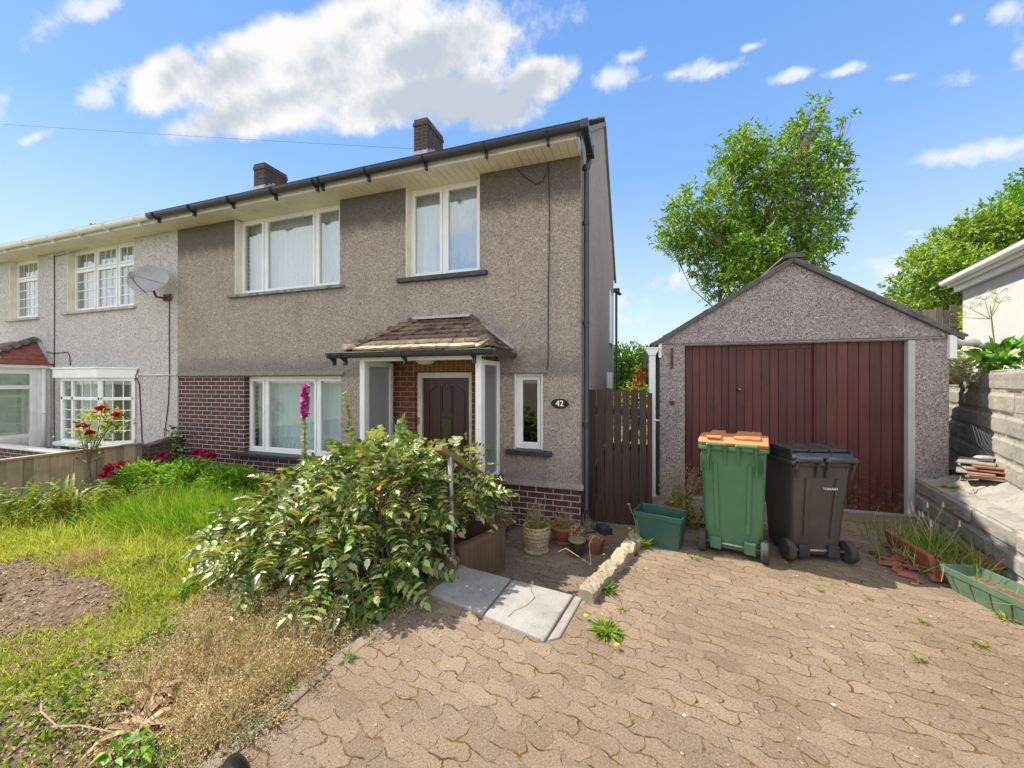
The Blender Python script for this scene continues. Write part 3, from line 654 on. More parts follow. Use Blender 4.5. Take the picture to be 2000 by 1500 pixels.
b.build('gable_wall', M['render_side'], H)
soffit_fascia(H, -8.09, -.715, [UL, UR])
b = MB(); b.box(-.714, -.695, 4.425, 4.80, 4.392, 4.56); b.build('box_end', M['white'], H, bevel=.004)
W1 = window(H, *UL, 4.88, [(-6.62, -6.055, 'fixed', None), (-6.055, -4.95, 'fixed', None), (-4.95, -4.385, 'fixed', None)], 'glass_up', sill=(-6.75, -4.29, 3.035, 3.084, 4.71), sillm='sillgrey', label='wide upper window with three lights and a worn grey sill')
W2 = window(H, *UR, 4.88, [(-3.20, -2.64, 'fixed', None), (-2.64, -2.05, 'fixed', None)], 'glass_up', sill=(-3.33, -1.93, 3.02, 3.084, 4.71), label='upper window with two tall lights and a black sill')
W3 = window(H, *GW, 4.88, [(-6.43, -6.04, 'fixed', None), (-6.04, -4.92, 'fixed', None), (-4.92, -4.36, 'fixed', None)], 'glass', sill=(-6.62, -4.25, .34, .399, 4.69), label='ground floor window with net curtains behind the bush', scallop=True)
W4 = window(H, *SW, 4.85, [(-1.55, -1.18, 'fixed', None)], 'glass_dark', sill=(-1.66, -1.05, .655, .719, 4.69), curtain=None, reveal='white', label='narrow white window beside the porch')
b = MB(); b.box(-1.6, -1.1, 5.3, 5.32, .6, 1.8); b.build('dark_backing', M['dark'], W4)  # near-black sheet behind the glass; the room's darkness is put into its colour
# dark rooms behind the glass
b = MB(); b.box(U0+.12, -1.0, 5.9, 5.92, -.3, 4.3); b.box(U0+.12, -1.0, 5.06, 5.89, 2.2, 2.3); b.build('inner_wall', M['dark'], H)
RO = make_roof(H, U0, -.675); chimney(RO, -4.78, -4.44, 7.42, 8.14, 7.42)
# gutter, brackets, outlet and downpipe
b = MB(); gutter(b, (-8.12, 4.355, 4.50), (-.60, 4.355, 4.50)); G_ = b.build('gutter', M['black'], H, smooth=False)
def brackets(us, v, z, m, parent, r=.066):
    for u in us: b = MB(); bracket(b, u, v, z, r); b.build('gutter_bracket', m, parent)
brackets((-7.95, -7.05, -6.15, -5.25, -4.45, -4.35, -3.55, -2.65, -1.80, -1.02), 4.355, 4.50, M['black'], G_)
b = MB(); b.box(-.635, -.545, 4.29, 4.42, 4.42, 4.525); b.box(-.63, -.55, 4.42, 4.86, 4.415, 4.515); b.box(-.64, -.54, 4.80, 4.92, 4.40, 4.525)
b.build('gutter_return', M['black'], G_, bevel=.012)
b = MB(); b.tube([(-.600, 4.86, 4.42), (-.610, 4.86, 4.32), (-.635, 4.85, 4.22), (-.638, 4.85, -.16), (-.600, 4.80, -.25)], .034, 12)
DP = b.build('downpipe', M['black'], H, smooth=True)
for z in (4.24, 3.55, 2.30, 1.02, -.05):
    b = MB(); b.lathe([(.040, z), (.041, z+.06), (.036, z+.065)], (-.638, 4.85, 0), 14); b.box(-.69, -.63, 4.83, 4.87, z+.015, z+.045)
    b.build('pipe_clip', M['black'], DP, smooth=False)
b = MB(); b.tube([(-.62, 10.95, 4.1), (-.62, 10.95, -.1)], .034, 10); b.tube([(-.62, 10.95, 4.05), (-.50, 10.9, 3.98)], .04, 8); b.box(-.72, -.53, 10.9, 11.02, 4.06, 4.16); b.build('rear_downpipe', M['black'], H)
b = MB(); b.box(-.69, -.665, 9.35, 10.1, 2.55, 3.75); b.box(-.69, -.63, 9.3, 10.15, 2.50, 2.55); b.build('side_window', M['white'], H, bevel=.004)
b = MB(); b.box(-.689, -.57, 8.6, 8.95, 1.45, 1.80); b.box(-.689, -.66, 8.65, 8.95, -.1, 1.40); b.build('side_door_frame', M['white'], H, bevel=.01)
# cable running down the wall
b = MB(); b.tube([(-1.10, 4.755, 4.38), (-1.085, 4.757, 3.6), (-1.10, 4.757, 2.7), (-1.105, 4.757, 1.80), (-1.13, 4.757, 1.74)], .006, 6); b.tube([(-1.52, 4.757, 4.37), (-1.42, 4.755, 4.25), (-1.26, 4.755, 4.12), (-1.17, 4.755, 4.15), (-1.11, 4.755, 4.30)], .005, 6); b.build('wall_cable', M['wire'], H, split=True)

# porch
PU0, PU1, PV = -3.476, -1.755, 4.13
P_ = MB()
for a, c in ((PU0, PU0+.075), (PU1-.075, PU1)): P_.box(a, c, PV, PV+.075, -.10, 1.90)
P_.box(PU0, PU1, PV-.005, PV+.08, 1.86, 1.935)
for u in (PU0, PU1-.06):
    P_.box(u, u+.06, VF-.07, VF-.001, .38, 1.86); P_.box(u, u+.06, PV+.08, VF-.07, 1.80, 1.86); P_.box(u, u+.06, PV+.08, VF-.07, .38, .43)
    P_.box(u, u+.06, PV+.08, PV+.12, .43, 1.80)
PO = P_.build('porch', M['white'], H, bevel=.005)
for u in (PU0+.028, PU1-.032): b = MB(); b.box(u, u+.008, PV+.12, VF-.07, .43, 1.80); b.build('side_pane', M['frost'], PO)
b = MB(); b.box(PU1-.17, PU1-.02, PV+.02, VF, -.30, .30); b.box(PU0+.02, PU0+.17, PV+.02, VF, -.30, .30); b.build('dwarf_wall', M['brick'], PO, split=True)
b = MB(); b.box(PU1-.19, PU1+.045, PV-.03, VF-.001, .301, .379); b.box(PU0-.04, PU0+.19, PV-.03, VF-.001, .301, .379); b.build('dwarf_wall_sill', M['blacksill'], PO, bevel=.01, split=True)
b = MB(); b.box(PU0, PU1, PV+.08, 4.86, 1.936, 1.95); b.build('ceiling', M['cream'], PO)
b = MB(); b.lathe([(.135, 1.935), (.135, 1.90), (.12, 1.86), (.08, 1.83), (.0, 1.82)], (-2.72, 4.50, 0), 24); b.build('ceiling_light', M['white'], PO, smooth=True)
b = MB(); b.wall(-3.45, -1.78, -.31, 1.95, 4.84, 5.04, [DOOR, (-3.10, -2.20, 1.6, 1.74)]); b.build('inner_brickwork', M['brick_in'], PO)
b = MB(); b.box(-3.12, -1.95, 4.835, 4.8395, 1.74, 1.945); b.build('soldier_course', M['soldier'], PO)
b = MB(); b.box(PU0+.1, PU1-.1, 4.2, 4.95, -.29, -.15); b.build('doorstep', M['concrete'], PO, bevel=.01)
# porch roof: hipped, seven courses of plain tiles with bonnet hips
E0 = (-3.64, 4.00, 1.985); E1 = (-1.60, 4.00, 1.985); T0 = (-2.98, VF, 2.47); T1 = (-2.20, VF, 2.47)
rt = MB(); pale = MB(); hips = {-1: MB(), 1: MB()}; N_ = 7
def tri_face(b, row, e0, e1, t0, t1, side):
    ta, tb = row/N_, (row+1)/N_+.03
    A, B, C, D = (Vector(e0).lerp(Vector(t0), ta), Vector(e1).lerp(Vector(t1), ta), Vector(e1).lerp(Vector(t1), min(tb, 1)), Vector(e0).lerp(Vector(t0), min(tb, 1)))
    nrm = (B-A).cross(D-A).normalized(); w = (B-A).length; n = max(1, int(w/.165)); off = .5*(row % 2)/n
    for i in range(n+1):
        s0, s1 = max(0, (i-off*n)/n), min(1, (i+1-off*n)/n)
        if s1-s0 < .02: continue
        s1b = s1-.045/n; lift = .036+rng.normal()*.005; tw = rng.normal()*.007
        a = A.lerp(B, s0)+nrm*(lift+tw); c = A.lerp(B, s1b)+nrm*(lift-tw); d = D.lerp(C, s1b)+nrm*.004; e = D.lerp(C, s0)+nrm*.004
        th = nrm*.030; b.add([a, c, d, e, a-th, c-th, d-th, e-th], [(0,1,2,3), (4,5,1,0), (1,5,6,2), (0,3,7,4)])
for r in range(N_):
    tri_face(pale if r < 2 else rt, r, E0, E1, T0, T1, 0)
    tri_face(rt, r, E1, (-1.60, VF, 1.985), T1, (-2.20, VF, 2.47), 1)
    tri_face(rt, r, (-3.64, VF, 1.985), E0, (-2.98, VF, 2.47), T0, 2)
    for (e, t, sx) in ((E0, T0, -1), (E1, T1, 1)):
        p = Vector(e).lerp(Vector(t), r/N_); q = Vector(e).lerp(Vector(t), (r+1.15)/N_); d = (q-p)
        o = Vector((0, 0, .045)); s = Vector((.095, .055*sx, 0)); u = Vector((0, 0, .050))
        hips[sx].add([p-s+o*.4, p+o+u, p+s+o*.4, q-s*.8, q+o*.6, q+s*.8], [(0,1,4,3), (1,2,5,4), (0,2,1), (3,4,5)])
RP = rt.build('porch_roof', M['porchtile'], H); pale.build('pale_eaves_tiles', M['porchtile_pale'], RP, bevel=0); [h_.build('hip_tiles', M['porchtile'], RP) for h_ in hips.values()]
b = MB(); b.prism([(4.0, 1.96), (4.0, 1.985), (VF, 2.45), (VF, 1.96)], 'x', -2.98, -2.2); b.build('roof_core', M['rooftile'], RP)
b = MB(); b.box(T0[0]-.05, T1[0]+.05, VF-.11, VF-.003, 2.465, 2.50); b.bar((T1[0], VF-.01, 2.50), (-1.56, VF-.01, 2.03), .05, .03); b.build('flashing', M['lead'], RP, bevel=.004)
b = MB(); gutter(b, (-3.86, 3.99, 1.95), (-1.54, 3.99, 1.95), .040); gutter(b, (-1.555, 3.97, 1.95), (-1.555, 4.755, 1.95), .040)
PG = b.build('porch_gutter', M['black'], PO)
brackets((-3.80, -3.62, -2.72, -1.80), 3.99, 1.95, M['black'], PG, .048)
b = MB(); b.box(-3.62, -1.61, 4.04, 4.055, 1.93, 1.985); b.box(-1.625, -1.61, 4.056, VF, 1.93, 1.985); b.box(-3.62, -3.605, 4.056, VF, 1.93, 1.985); b.box(-3.60, -1.63, 4.056, VF-.002, 1.951, 1.958); b.build('porch_fascia', M['cream'], PO)
# front door
b = MB(); b.box(-3.10, -3.02, 4.90, 4.98, -.16, 1.73); b.box(-2.27, -2.20, 4.90, 4.98, -.16, 1.73); b.box(-3.02, -2.27, 4.90, 4.98, 1.65, 1.73); DF = b.build('door_frame', M['cream'], H, bevel=.006)
b = MB(); b.box(-3.018, -2.272, 4.945, 4.985, -.15, 1.648); DO = b.build('front_door', M['door'], H)
mould = MB()
def loop(pts, r=.011):
    for p, q in zip(pts, pts[1:]+pts[:1]): mould.bar((p[0], 4.942, p[1]), (q[0], 4.942, q[1]), r*1.6, .016, up=(0, 1, 0))
loop([(-2.93, .02), (-2.93, 1.44), (-2.80, 1.54), (-2.745, 1.54), (-2.745, .02)]); loop([(-2.36, .02), (-2.36, 1.44), (-2.49, 1.54), (-2.545, 1.54), (-2.545, .02)])
loop([(-2.715, 1.16), (-2.715, 1.53), (-2.645, 1.58), (-2.575, 1.53), (-2.575, 1.16)]); loop([(-2.72, .25), (-2.72, 1.08), (-2.57, 1.08), (-2.57, .25)])
mould.build('moulding', M['door'], DO)
b = MB(); b.box(-2.712, -2.578, 4.938, 4.944, .26, 1.07); b.build('glazing', M['amber'], DO)
b = MB(); b.lathe([(.028, 0), (.030, .012), (.022, .018)], (-2.325, 4.93, .86), 14, rot=Euler((R(90), 0, 0)).to_matrix()); b.box(-2.34, -2.305, 4.925, 4.945, .78, .835); b.lathe([(.014, 0), (.014, .02)], (-2.32, 4.94, .60), 10, rot=Euler((R(90), 0, 0)).to_matrix()); b.build('lock', M['chrome'], DO)
b = MB(); b.box(-3.085, -3.055, 4.885, 4.90, .98, 1.08); b.build('doorbell', M['brass'], DF, bevel=.005)

# the number plate
T = thing('house_number_plate', (-.955, VF-.02, 1.322), 'black oval plate reading 42 on the pebbledash right of the narrow window', 'number plate')
b = MB(); b.lathe([(.112, 0), (.112, .008), (.104, .014)], (-.955, VF-.002, 1.322), 40, sy=.56, rot=Euler((R(90), 0, 0)).to_matrix()); b.build('plate', M['signblack'], T)
cu = bpy.data.curves.new('digits', 'FONT'); cu.body = '42'; cu.size = .098; cu.align_x = 'CENTER'; cu.align_y = 'CENTER'; cu.extrude = .002; cu.offset = .0028; cu.space_character = 1.05
tmp = bpy.data.objects.new('tmp', cu); col.objects.link(tmp); dg = bpy.context.evaluated_depsgraph_get(); me = bpy.data.meshes.new_from_object(tmp.evaluated_get(dg)); bpy.data.objects.remove(tmp)
me.materials.clear(); me.materials.append(M['signwhite']); o = bpy.data.objects.new('digits', me); col.objects.link(o); o.parent = T; o.rotation_euler = (R(90), 0, 0); o.location = (0, VF-.0195-(VF-.02), 0)

# ------------------------------------------------------------------ the neighbour's house
K = thing('attached_neighbour_house', (-11.5, 4.77, -.2), 'light grey pebbledashed house on the left with white bay window and red tiled porch', 'house')
N0 = -15.4; XP = U0-.003
N1 = (-11.58, -9.34, 3.07, 4.392); N2 = (-13.88, -12.71, 3.03, 4.392)
b = MB(); b.wall(N0, XP, -.45, 4.39, VF, 5.05, [N1, N2, (-11.2, -9.5, .35, 1.68)])
b.box(N0, XP, 10.65, 10.9, -.45, 4.3); b.box(N0, N0+.2, 5.06, 10.6, -.4, 4.3)
b.build('pebbledash_wall', M['render_grey'], K)
b = MB(); b.prism([(VF+.001, 1.745), (VF-.022, 1.713), (VF-.002, 1.700)], 'x', -9.28, XP); b.build('drip_moulding', M['render_grey'], K)
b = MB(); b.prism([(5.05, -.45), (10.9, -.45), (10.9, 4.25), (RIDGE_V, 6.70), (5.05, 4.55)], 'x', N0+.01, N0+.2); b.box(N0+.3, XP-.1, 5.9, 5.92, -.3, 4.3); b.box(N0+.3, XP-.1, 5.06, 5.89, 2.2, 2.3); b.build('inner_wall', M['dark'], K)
soffit_fascia(K, N0, -8.094, [N1, N2])
window(K, *N1, 4.88, [(-11.58, -10.78, 'vent', (2, 4)), (-10.78, -10.05, 'vent', (3, 4)), (-10.05, -9.34, 'vent', (3, 4))], 'glass_up', sill=(-11.72, -9.28, 3.02, 3.069, 4.72), sillm='sillwhite', label='upper window with glazing bars, nearest the party line')
window(K, *N2, 4.88, [(-13.88, -12.71, 'vent', (5, 4))], 'glass_up', sill=(-13.98, -12.65, 2.98, 3.029, 4.72), sillm='sillwhite', label='far left upper window with glazing bars')
RK = make_roof(K, N0, U0-.004, False); chimney(RK, -9.62, -9.25, 7.42, 8.10, 7.30)
b = MB(); b.lathe([(.04, 5.0), (.04, 5.16), (.07, 5.18), (.07, 5.22), (.02, 5.25)], (-11.6, 5.2, -.1), 12); b.build('roof_vent', M['black'], RK)
b = MB(); gutter(b, (N0, 4.355, 4.50), (-8.15, 4.355, 4.50)); GK = b.build('gutter', M['white'], K)
brackets([-8.45-i*.9 for i in range(8)], 4.355, 4.50, M['white'], GK)
# bay window
q = [(-11.25, VF), (-10.98, 4.45), (-9.72, 4.45), (-9.30, VF)]; qb = [(-11.40, VF-.002), (-11.10, 4.36), (-9.66, 4.36), (-9.22, VF-.002)]
b = MB(); b.prism(qb, 'z', 1.67, 1.84); b.prism([(-11.43, VF-.002), (-11.12, 4.34), (-9.65, 4.34), (-9.19, VF-.002)], 'z', 1.841, 1.875); BW = b.build('bay_window', M['white'], K, bevel=.006)
b = MB(); b.prism(qb, 'z', .33, .40); b.build('bay_sill', M['white'], BW, bevel=.006)
b = MB(); b.prism([(-11.36, VF-.001), (-11.05, 4.38), (-9.68, 4.38), (-9.24, VF-.001)], 'z', 1.876, 1.91); b.build('bay_roof', M['lead'], BW, bevel=.01)
b = MB(); b.prism([(-11.27, VF-.002), (-11.0, 4.43), (-9.73, 4.43), (-9.33, VF-.002)], 'z', -.3, .329); b.build('bay_base', M['brick'], BW)
def facet(p, q, divs, cols, rows):
    p, q = Vector((*p, 0)), Vector((*q, 0)); d = (q-p).normalized(); L = (q-p).length; up = Vector((0, 0, 1)); n = d.cross(up)
    fr = MB(); gl = MB(); br = MB()
    def piece(b, a, c, z0, z1, w0=-.02, w1=.04):
        vs = [p+d*x+n*(-w)+up*z for z in (z0, z1) for w in (w0, w1) for x in (a, c)]; b.add(vs, [(0,2,3,1),(4,5,7,6),(0,1,5,4),(2,6,7,3),(0,4,6,2),(1,3,7,5)])
    piece(fr, 0, L, .40, .46); piece(fr, 0, L, 1.61, 1.67); piece(fr, .0, L, 1.24, 1.30)
    for x in divs: piece(fr, x*L-.028, x*L+.028, .46, 1.61)
    piece(gl, 0, L, .46, 1.61, .008, .014)
    xs = [x*L for x in divs]
    for (a, c), k in zip(zip(xs, xs[1:]), cols):
        for i in range(1, k): x = lerp(a, c, i/k); piece(br, x-.008, x+.008, .46, 1.61, .0, .007)
    for z in np.linspace(.46, 1.24, rows+1)[1:-1]: piece(br, 0, L, z-.008, z+.008, .001, .0075)
    fr.build('bay_frame', M['white'], BW, bevel=.003); gl.build('pane', M['glass'], BW); br.build('glazing_bars', M['white'], BW)
facet((-10.98, 4.45), (-9.72, 4.45), [0.02, .30, .98], [1, 3], 4); facet((-9.72, 4.45), (-9.30, 4.755), [.03, .97], [3], 4); facet((-11.25, 4.755), (-10.98, 4.45), [.03, .97], [1], 4)
b = MB(); folded(b, -11.0, -9.9, .45, 1.62, 4.72, ph=1); b.build('curtain', M['curtain'], BW, smooth=True)
# neighbour porch, seen from its right side
a0, a1, pv = -14.2, -12.2, 3.75
b = MB()
for v0, v1 in ((pv, pv+.09), (VF-.30, VF-.004)): b.box(a1-.06, a1, v0, v1, .18, 1.88)
b.box(a1-.06, a1, pv+.09, VF-.30, 1.76, 1.88); b.box(a1-.06, a1, pv+.09, VF-.30, 1.44, 1.52); b.box(a1-.06, a1, pv+.09, VF-.30, .42, .50)
b.box(a0, a1-.06, pv, pv+.06, 1.76, 1.88); b.box(a0, a0+.08, pv, pv+.06, .2, 1.76); b.box(a1-.16, a1-.06, pv, pv+.06, .2, 1.76)
for k in range(3): b.box(a1-.058, a1+.006, VF-.28+k*.09, VF-.205+k*.09, .18, 1.86)
NP = b.build('porch', M['white'], K, bevel=.004)
b = MB(); b.box(a1-.034, a1-.026, pv+.09, VF-.30, .50, 1.76); b.box(a0+.08, a1-.16, pv+.02, pv+.03, .2, 1.76); b.build('pane', M['glass'], NP)
b = MB(); b.box(a1-.12, a1-.11, pv+.10, VF-.31, .45, 1.75); b.build('cream_blind', M['curtain_cream'], NP)
b = MB(); b.box(a0, a1-.02, pv+.02, VF-.004, -.3, .175); b.build('porch_base', M['whitewall'], NP)
b = MB(); b.box(a0-.1, a1+.10, pv-.1, VF-.003, 1.881, 1.945); b.build('porch_fascia', M['white'], NP, bevel=.004)
b = MB()
nr = 6
for r in range(nr):
    ta, tb = r/nr, (r+1)/nr
    def ring(t): return (a0-.12+t*.55, a1+.13-t*.60, pv-.13+t*(VF-pv+.1), 1.946+t*.56)
    x0, x1, y0, z0_ = ring(ta); X0, X1, Y0, Z0_ = ring(tb)
    b.add([(x0,y0,z0_+.03),(x1,y0,z0_+.03),(X1,Y0,Z0_+.012),(X0,Y0,Z0_+.012),(x0,y0,z0_),(x1,y0,z0_)], [(0,1,2,3),(4,5,1,0)])
    nn = max(2, int((VF-y0)/.17))
    b.add([(x1,y0,z0_+.03),(x1,VF-.002,z0_+.03),(X1,VF-.002,Z0_+.012),(X1,Y0,Z0_+.012),(x1,y0,z0_),(x1,VF-.002,z0_)], [(0,1,2,3),(4,5,1,0)])
NR = b.build('porch_roof', M['redtile'], K)
b = MB()
for r in range(7):
    t = r/7; x1 = a1+.13-t*.60; y0 = pv-.13+t*(VF-pv+.1); z = 1.946+t*.56
    b.add([(x1-.10,y0-.05,z+.03),(x1,y0,z+.10),(x1+.07,y0+.08,z+.03),(x1-.20,y0+.05,z+.12),(x1-.1,y0+.12,z+.17),(x1-.02,y0+.18,z+.12)], [(0,1,4,3),(1,2,5,4),(0,2,1)])
b.build('hip_tiles', M['rooftile'], NR)
b = MB(); b.bar((a1+.13, VF-.03, 1.98), (a1-.47, VF-.03, 2.53), .06, .03); b.build('flashing', M['lead'], NR)
b = MB(); b.tube([(a1+.045, VF-.12, 1.88), (a1+.045, VF-.12, -.1)], .034, 12); b.tube([(a1+.045, VF-.12, 1.90), (a1+.10, VF-.2, 1.93)], .034, 10); b.lathe([(.042, .9), (.042, .96)], (a1+.045, VF-.12, 0), 12); b.build('downpipe', M['white'], K, smooth=True)
b = MB()
b.tube([(-10.83+.0, VF-.012, 4.36), (-12.02, VF-.012, 4.30)], .004, 5)
b.tube([(-12.05, VF-.01, 4.33), (-12.04, VF-.01, 3.0), (-12.06, VF-.01, 1.4), (-12.05, VF-.01, .1)], .008, 6); b.tube([(-12.75, VF-.01, 2.30), (-12.05, VF-.013, 2.21), (-11.55, VF-.01, 2.22), (-11.48, VF-.01, 2.15), (-11.45, VF-.01, 1.9)], .008, 6)
b.tube([(-9.20, VF-.012, 1.84), (-9.25, VF-.03, 1.70), (-9.17, VF-.012, 1.55), (-9.12, VF-.012, .9), (-9.08, VF-.012, .35)], .009, 6)
b.build('wall_cable', M['wire'], K, split=True)

# satellite dish
T = thing('satellite_dish', (-8.35, VF, 3.15), 'oval grey satellite dish on a rusty bracket high on the pale grey wall', 'satellite dish')
dn = Vector((.46, -.83, .30)).normalized(); dx = dn.cross(Vector((0, 0, 1))).normalized(); dy = dx.cross(dn); dc = Vector((-8.36, 4.50, 3.42))
b = MB(); vs = []; nr_, na = 8, 40
for i in range(nr_+1):
    for k in range(na):
        t = 2*PI*k/na; r = i/nr_; vs.append(dc+dx*(.335*r*math.cos(t))+dy*(.27*r*math.sin(t))+dn*(.07*r*r))
b.add(vs, [(i*na+k, i*na+(k+1) % na, (i+1)*na+(k+1) % na, (i+1)*na+k) for i in range(nr_) for k in range(na)])
o = b.build('reflector', M['dish'], T, smooth=True); sm = o.modifiers.new('solid', 'SOLIDIFY'); sm.thickness = .008
b = MB(); q = dc-dy*.27+dn*.03; tip = dc+dn*.46-dy*.17; b.tube([q, lerp(q, tip, .5)-dy*.03, tip], .010, 8); b.tube([dc-dx*.29-dy*.1+dn*.06, tip], .005, 6); b.tube([dc+dx*.29-dy*.1+dn*.06, tip], .005, 6); b.build('arm', M['galv'], T)
b = MB(); b.tube([tip-dn*.02, tip-dn*.10], [.028, .022], 12); b.box(tip.x-.03, tip.x+.03, tip.y-.02, tip.y+.04, tip.z-.06, tip.z+.04); b.build('receiver', M['sillwhite'], T)
b = MB(); b.box(-8.45, -8.25, VF-.03, VF-.005, 3.10, 3.22); b.tube([(-8.35, VF-.03, 3.14), (-8.35, 4.58, 3.14), (-8.35, 4.52, 3.30)], .02, 8); b.build('bracket', M['rust'], T)
b = MB(); b.tube([(-8.30, VF-.012, 3.12), (-8.31, VF-.011, 2.5), (-8.30, VF-.011, 1.75), (-8.33, VF-.011, 1.2), (-8.42, VF-.011, .7), (-8.48, VF-.011, .3), (-8.45, VF-.011, .05)], .008, 6); b.build('cable', M['wire'], T)

# overhead service wire to the house corner
b = MB(); p0 = Vector((-25, .28, 8.15)); p1 = Vector((-1.62, 4.43, 4.40)); pts = []
for i in range(25):
    t = i/24; p = p0.lerp(p1, t); p.z -= .12*4*t*(1-t); pts.append(p)
b.tube(pts, .0019, 5); tag(b.build('overhead_cable', M['wire']), 'thin black service wire running through the sky to the soffit', 'cable')

# ------------------------------------------------------------------ the garage
GA = thing('garage', (1.81, 5.75, 0), 'pebbledashed garage with low gable and maroon boarded doors beside the house', 'garage')
gv = 5.75; g0, g1 = .26, 3.36; d0, d1, dz = .585, 3.03, 2.095
ZL = 2.14; APX = (1.83, 3.12)
b = MB()
b.prism([(g0, -.1), (d0, -.1), (d0, dz+.02), (g0, dz+.02)], 'y', gv, gv+.2); b.prism([(d1+.0, -.1), (g1, -.1), (g1, dz+.02), (d1, dz+.02)], 'y', gv, gv+.2)
b.prism([(g0, dz+.02), (g1, dz+.02), (g1, ZL), (APX[0], APX[1]), (g0, ZL)], 'y', gv-.012, gv+.2)
b.prism([(g0, dz-.012), (g1, dz-.012), (g1, dz+.019), (g0, dz+.019)], 'y', gv-.004, gv+.19)
b.build('pebbledash_wall', M['render_garage'], GA, bevel=.012)
b = MB(); b.box(g0, g0+.12, gv+.2, 10.8, -.3, ZL); b.box(g1-.12, g1, gv+.2, 10.8, -.1, ZL); b.box(g0, g1, 10.8, 10.9, -.1, ZL); b.build('side_walls', M['concrete'], GA)
b = MB()
def grow(e, t, rows, sgn, ob):
    for r in range(rows):
        ta, tb = r/rows, (r+1)/rows+.015; j = 0; y = gv-.055+.0*(r % 2)
        off = .16*(r % 2)
        while y < 10.95:
            y2 = min(y+(.33 if y > gv+.1 else .33-off), 11.0); jj = rng.normal()*.005
            if y2-y > .05:
                a = Vector((lerp(e[0], t[0], ta), y, lerp(e[1], t[1], ta)+.060+jj)); c = Vector((a.x, y2-.006, a.z+rng.normal()*.003)); k = min(tb, 1)
                d = Vector((lerp(e[0], t[0], k), y2-.006, lerp(e[1], t[1], k)+.038)); f = Vector((d.x, y, d.z)); h = Vector((0, 0, -.022))
                fs = [(0,1,2,3), (4,5,1,0), (0,3,7,4), (1,5,6,2), (7,6,5,4)]
                ob.add([a, c, d, f, a+h, c+h, d+h, f+h], fs if sgn < 0 else [x[::-1] for x in fs])
            y = y2
grow((g0-.13, ZL-.075), (APX[0], APX[1]), 10, -1, b); grow((g1+.13, ZL-.075), (APX[0], APX[1]), 10, 1, b)
GR = b.build('roof', M['rooftile'], GA)
b = MB()
for s in (-1, 1):
    ex = g0-.10 if s < 0 else g1+.10; pr = [(ex, ZL-.075), (ex, ZL-.005), (APX[0], APX[1]+.055), (APX[0], APX[1]-.02)]
    b.prism(pr, 'y', gv-.06, gv-.0125)
b.build('verge', M['rooftile'], GR, bevel=.008)
b = MB(); y = gv-.07
while y < 10.9:
    pr = [(APX[0]+.12*math.cos(t), APX[1]+.045+.055*math.sin(t)) for t in np.linspace(-.15, PI+.15, 9)]; b.prism(pr, 'y', y, y+.40); y += .405
b.build('ridge_tiles', M['rooftile'], GR)
def boards(name, a, c, n, v, z0, z1, lab=None):
    b = MB(); w = (c-a)/n
    for i in range(n): b.box(a+i*w+.003, a+(i+1)*w-.003, v, v+.022, z0, z1)
    b.box(a+.002, c-.002, v+.012, v+.04, z0+.002, z1-.002); o = b.build(name, M['garagedoor'], GA, bevel=.003)
    if lab: o['label'] = lab
    return o
boards('door_leaf', d0+.01, 1.222, 7, gv+.075, .03, dz-.013, 'left leaf of maroon vertical boards'); dm = boards('door_leaf', 1.225, 2.10, 9, gv+.10, .03, dz-.075, 'recessed middle leaf of maroon boards with brass knob'); boards('door_leaf', 2.103, d1-.05, 8, gv+.055, .01, dz-.012, 'right leaf of maroon boards, set forward')
b = MB(); b.box(1.225, 2.10, gv+.09, gv+.14, dz-.073, dz-.014); b.box(2.085, 2.102, gv+.06, gv+.12, .03, dz-.014); b.build('door_rail', M['garagedoor'], GA)
b = MB(); b.lathe([(.0, -.03), (.022, -.022), (.024, -.008), (.012, 0), (.012, .02)], (1.262, gv+.08, 1.49), 14, rot=Euler((R(-90), 0, 0)).to_matrix()); b.build('knob', M['brass'], dm, smooth=True)
b = MB(); b.box(d1-.048, d1+.018, gv-.014, gv+.10, .0, dz-.014); b.build('door_post', M['whitewall'], GA, bevel=.004)
b = MB(); b.box(d0, d1, gv-.02, gv+.3, -.05, .025); b.build('threshold', M['concrete'], GA, bevel=.01)
b = MB(); b.box(.405, .435, gv-.016, gv-.002, 1.78, 2.06); b.box(.39, .45, gv-.02, gv-.002, 1.28, 1.33); b.build('rusty_strap', M['rust'], GA, split=True)
b = MB(); b.box(d0+.0, d1+.35, gv-.02, gv-.0125, dz+.0, dz+.018); b.build('lintel_edge', M['concrete'], GA)
b = MB(); b.box(.115, .205, gv-.07, gv-.02, -.22, 2.00); DPG = b.build('downpipe', M['white'], GA, bevel=.012)
b = MB(); b.prism([(.06, 2.06), (.255, 2.06), (.205, 1.96), (.115, 1.96)], 'y', gv-.09, gv-.0); b.box(.05, .265, gv-.095, gv+.005, 2.055, 2.075); b.box(.10, .26, gv-.075, gv-.015, 1.05, 1.07); b.build('hopper', M['white'], DPG, bevel=.006)
b = MB(); b.box(.245, .285, gv-.03, gv+.03, 1.93, 2.13); b.box(3.335, 3.40, gv-.045, gv+.03, 1.86, 2.13); b.build('barge_end', M['white'], GA, bevel=.004, split=True)
b = MB(); gutter(b, (.13, gv+.02, 2.04), (.13, 10.8, 2.04), .05); b.build('side_gutter', M['white'], GA)
b = MB(); b.tube([(3.44, 5.9, 2.08), (3.72, 5.95, 2.05)], .048, 12); b.tube([(3.72, 5.95, 2.05), (3.86, 6.0, 2.02)], [.055, .05], 12); b.build('overflow_pipe', M['white'], GA, smooth=True)

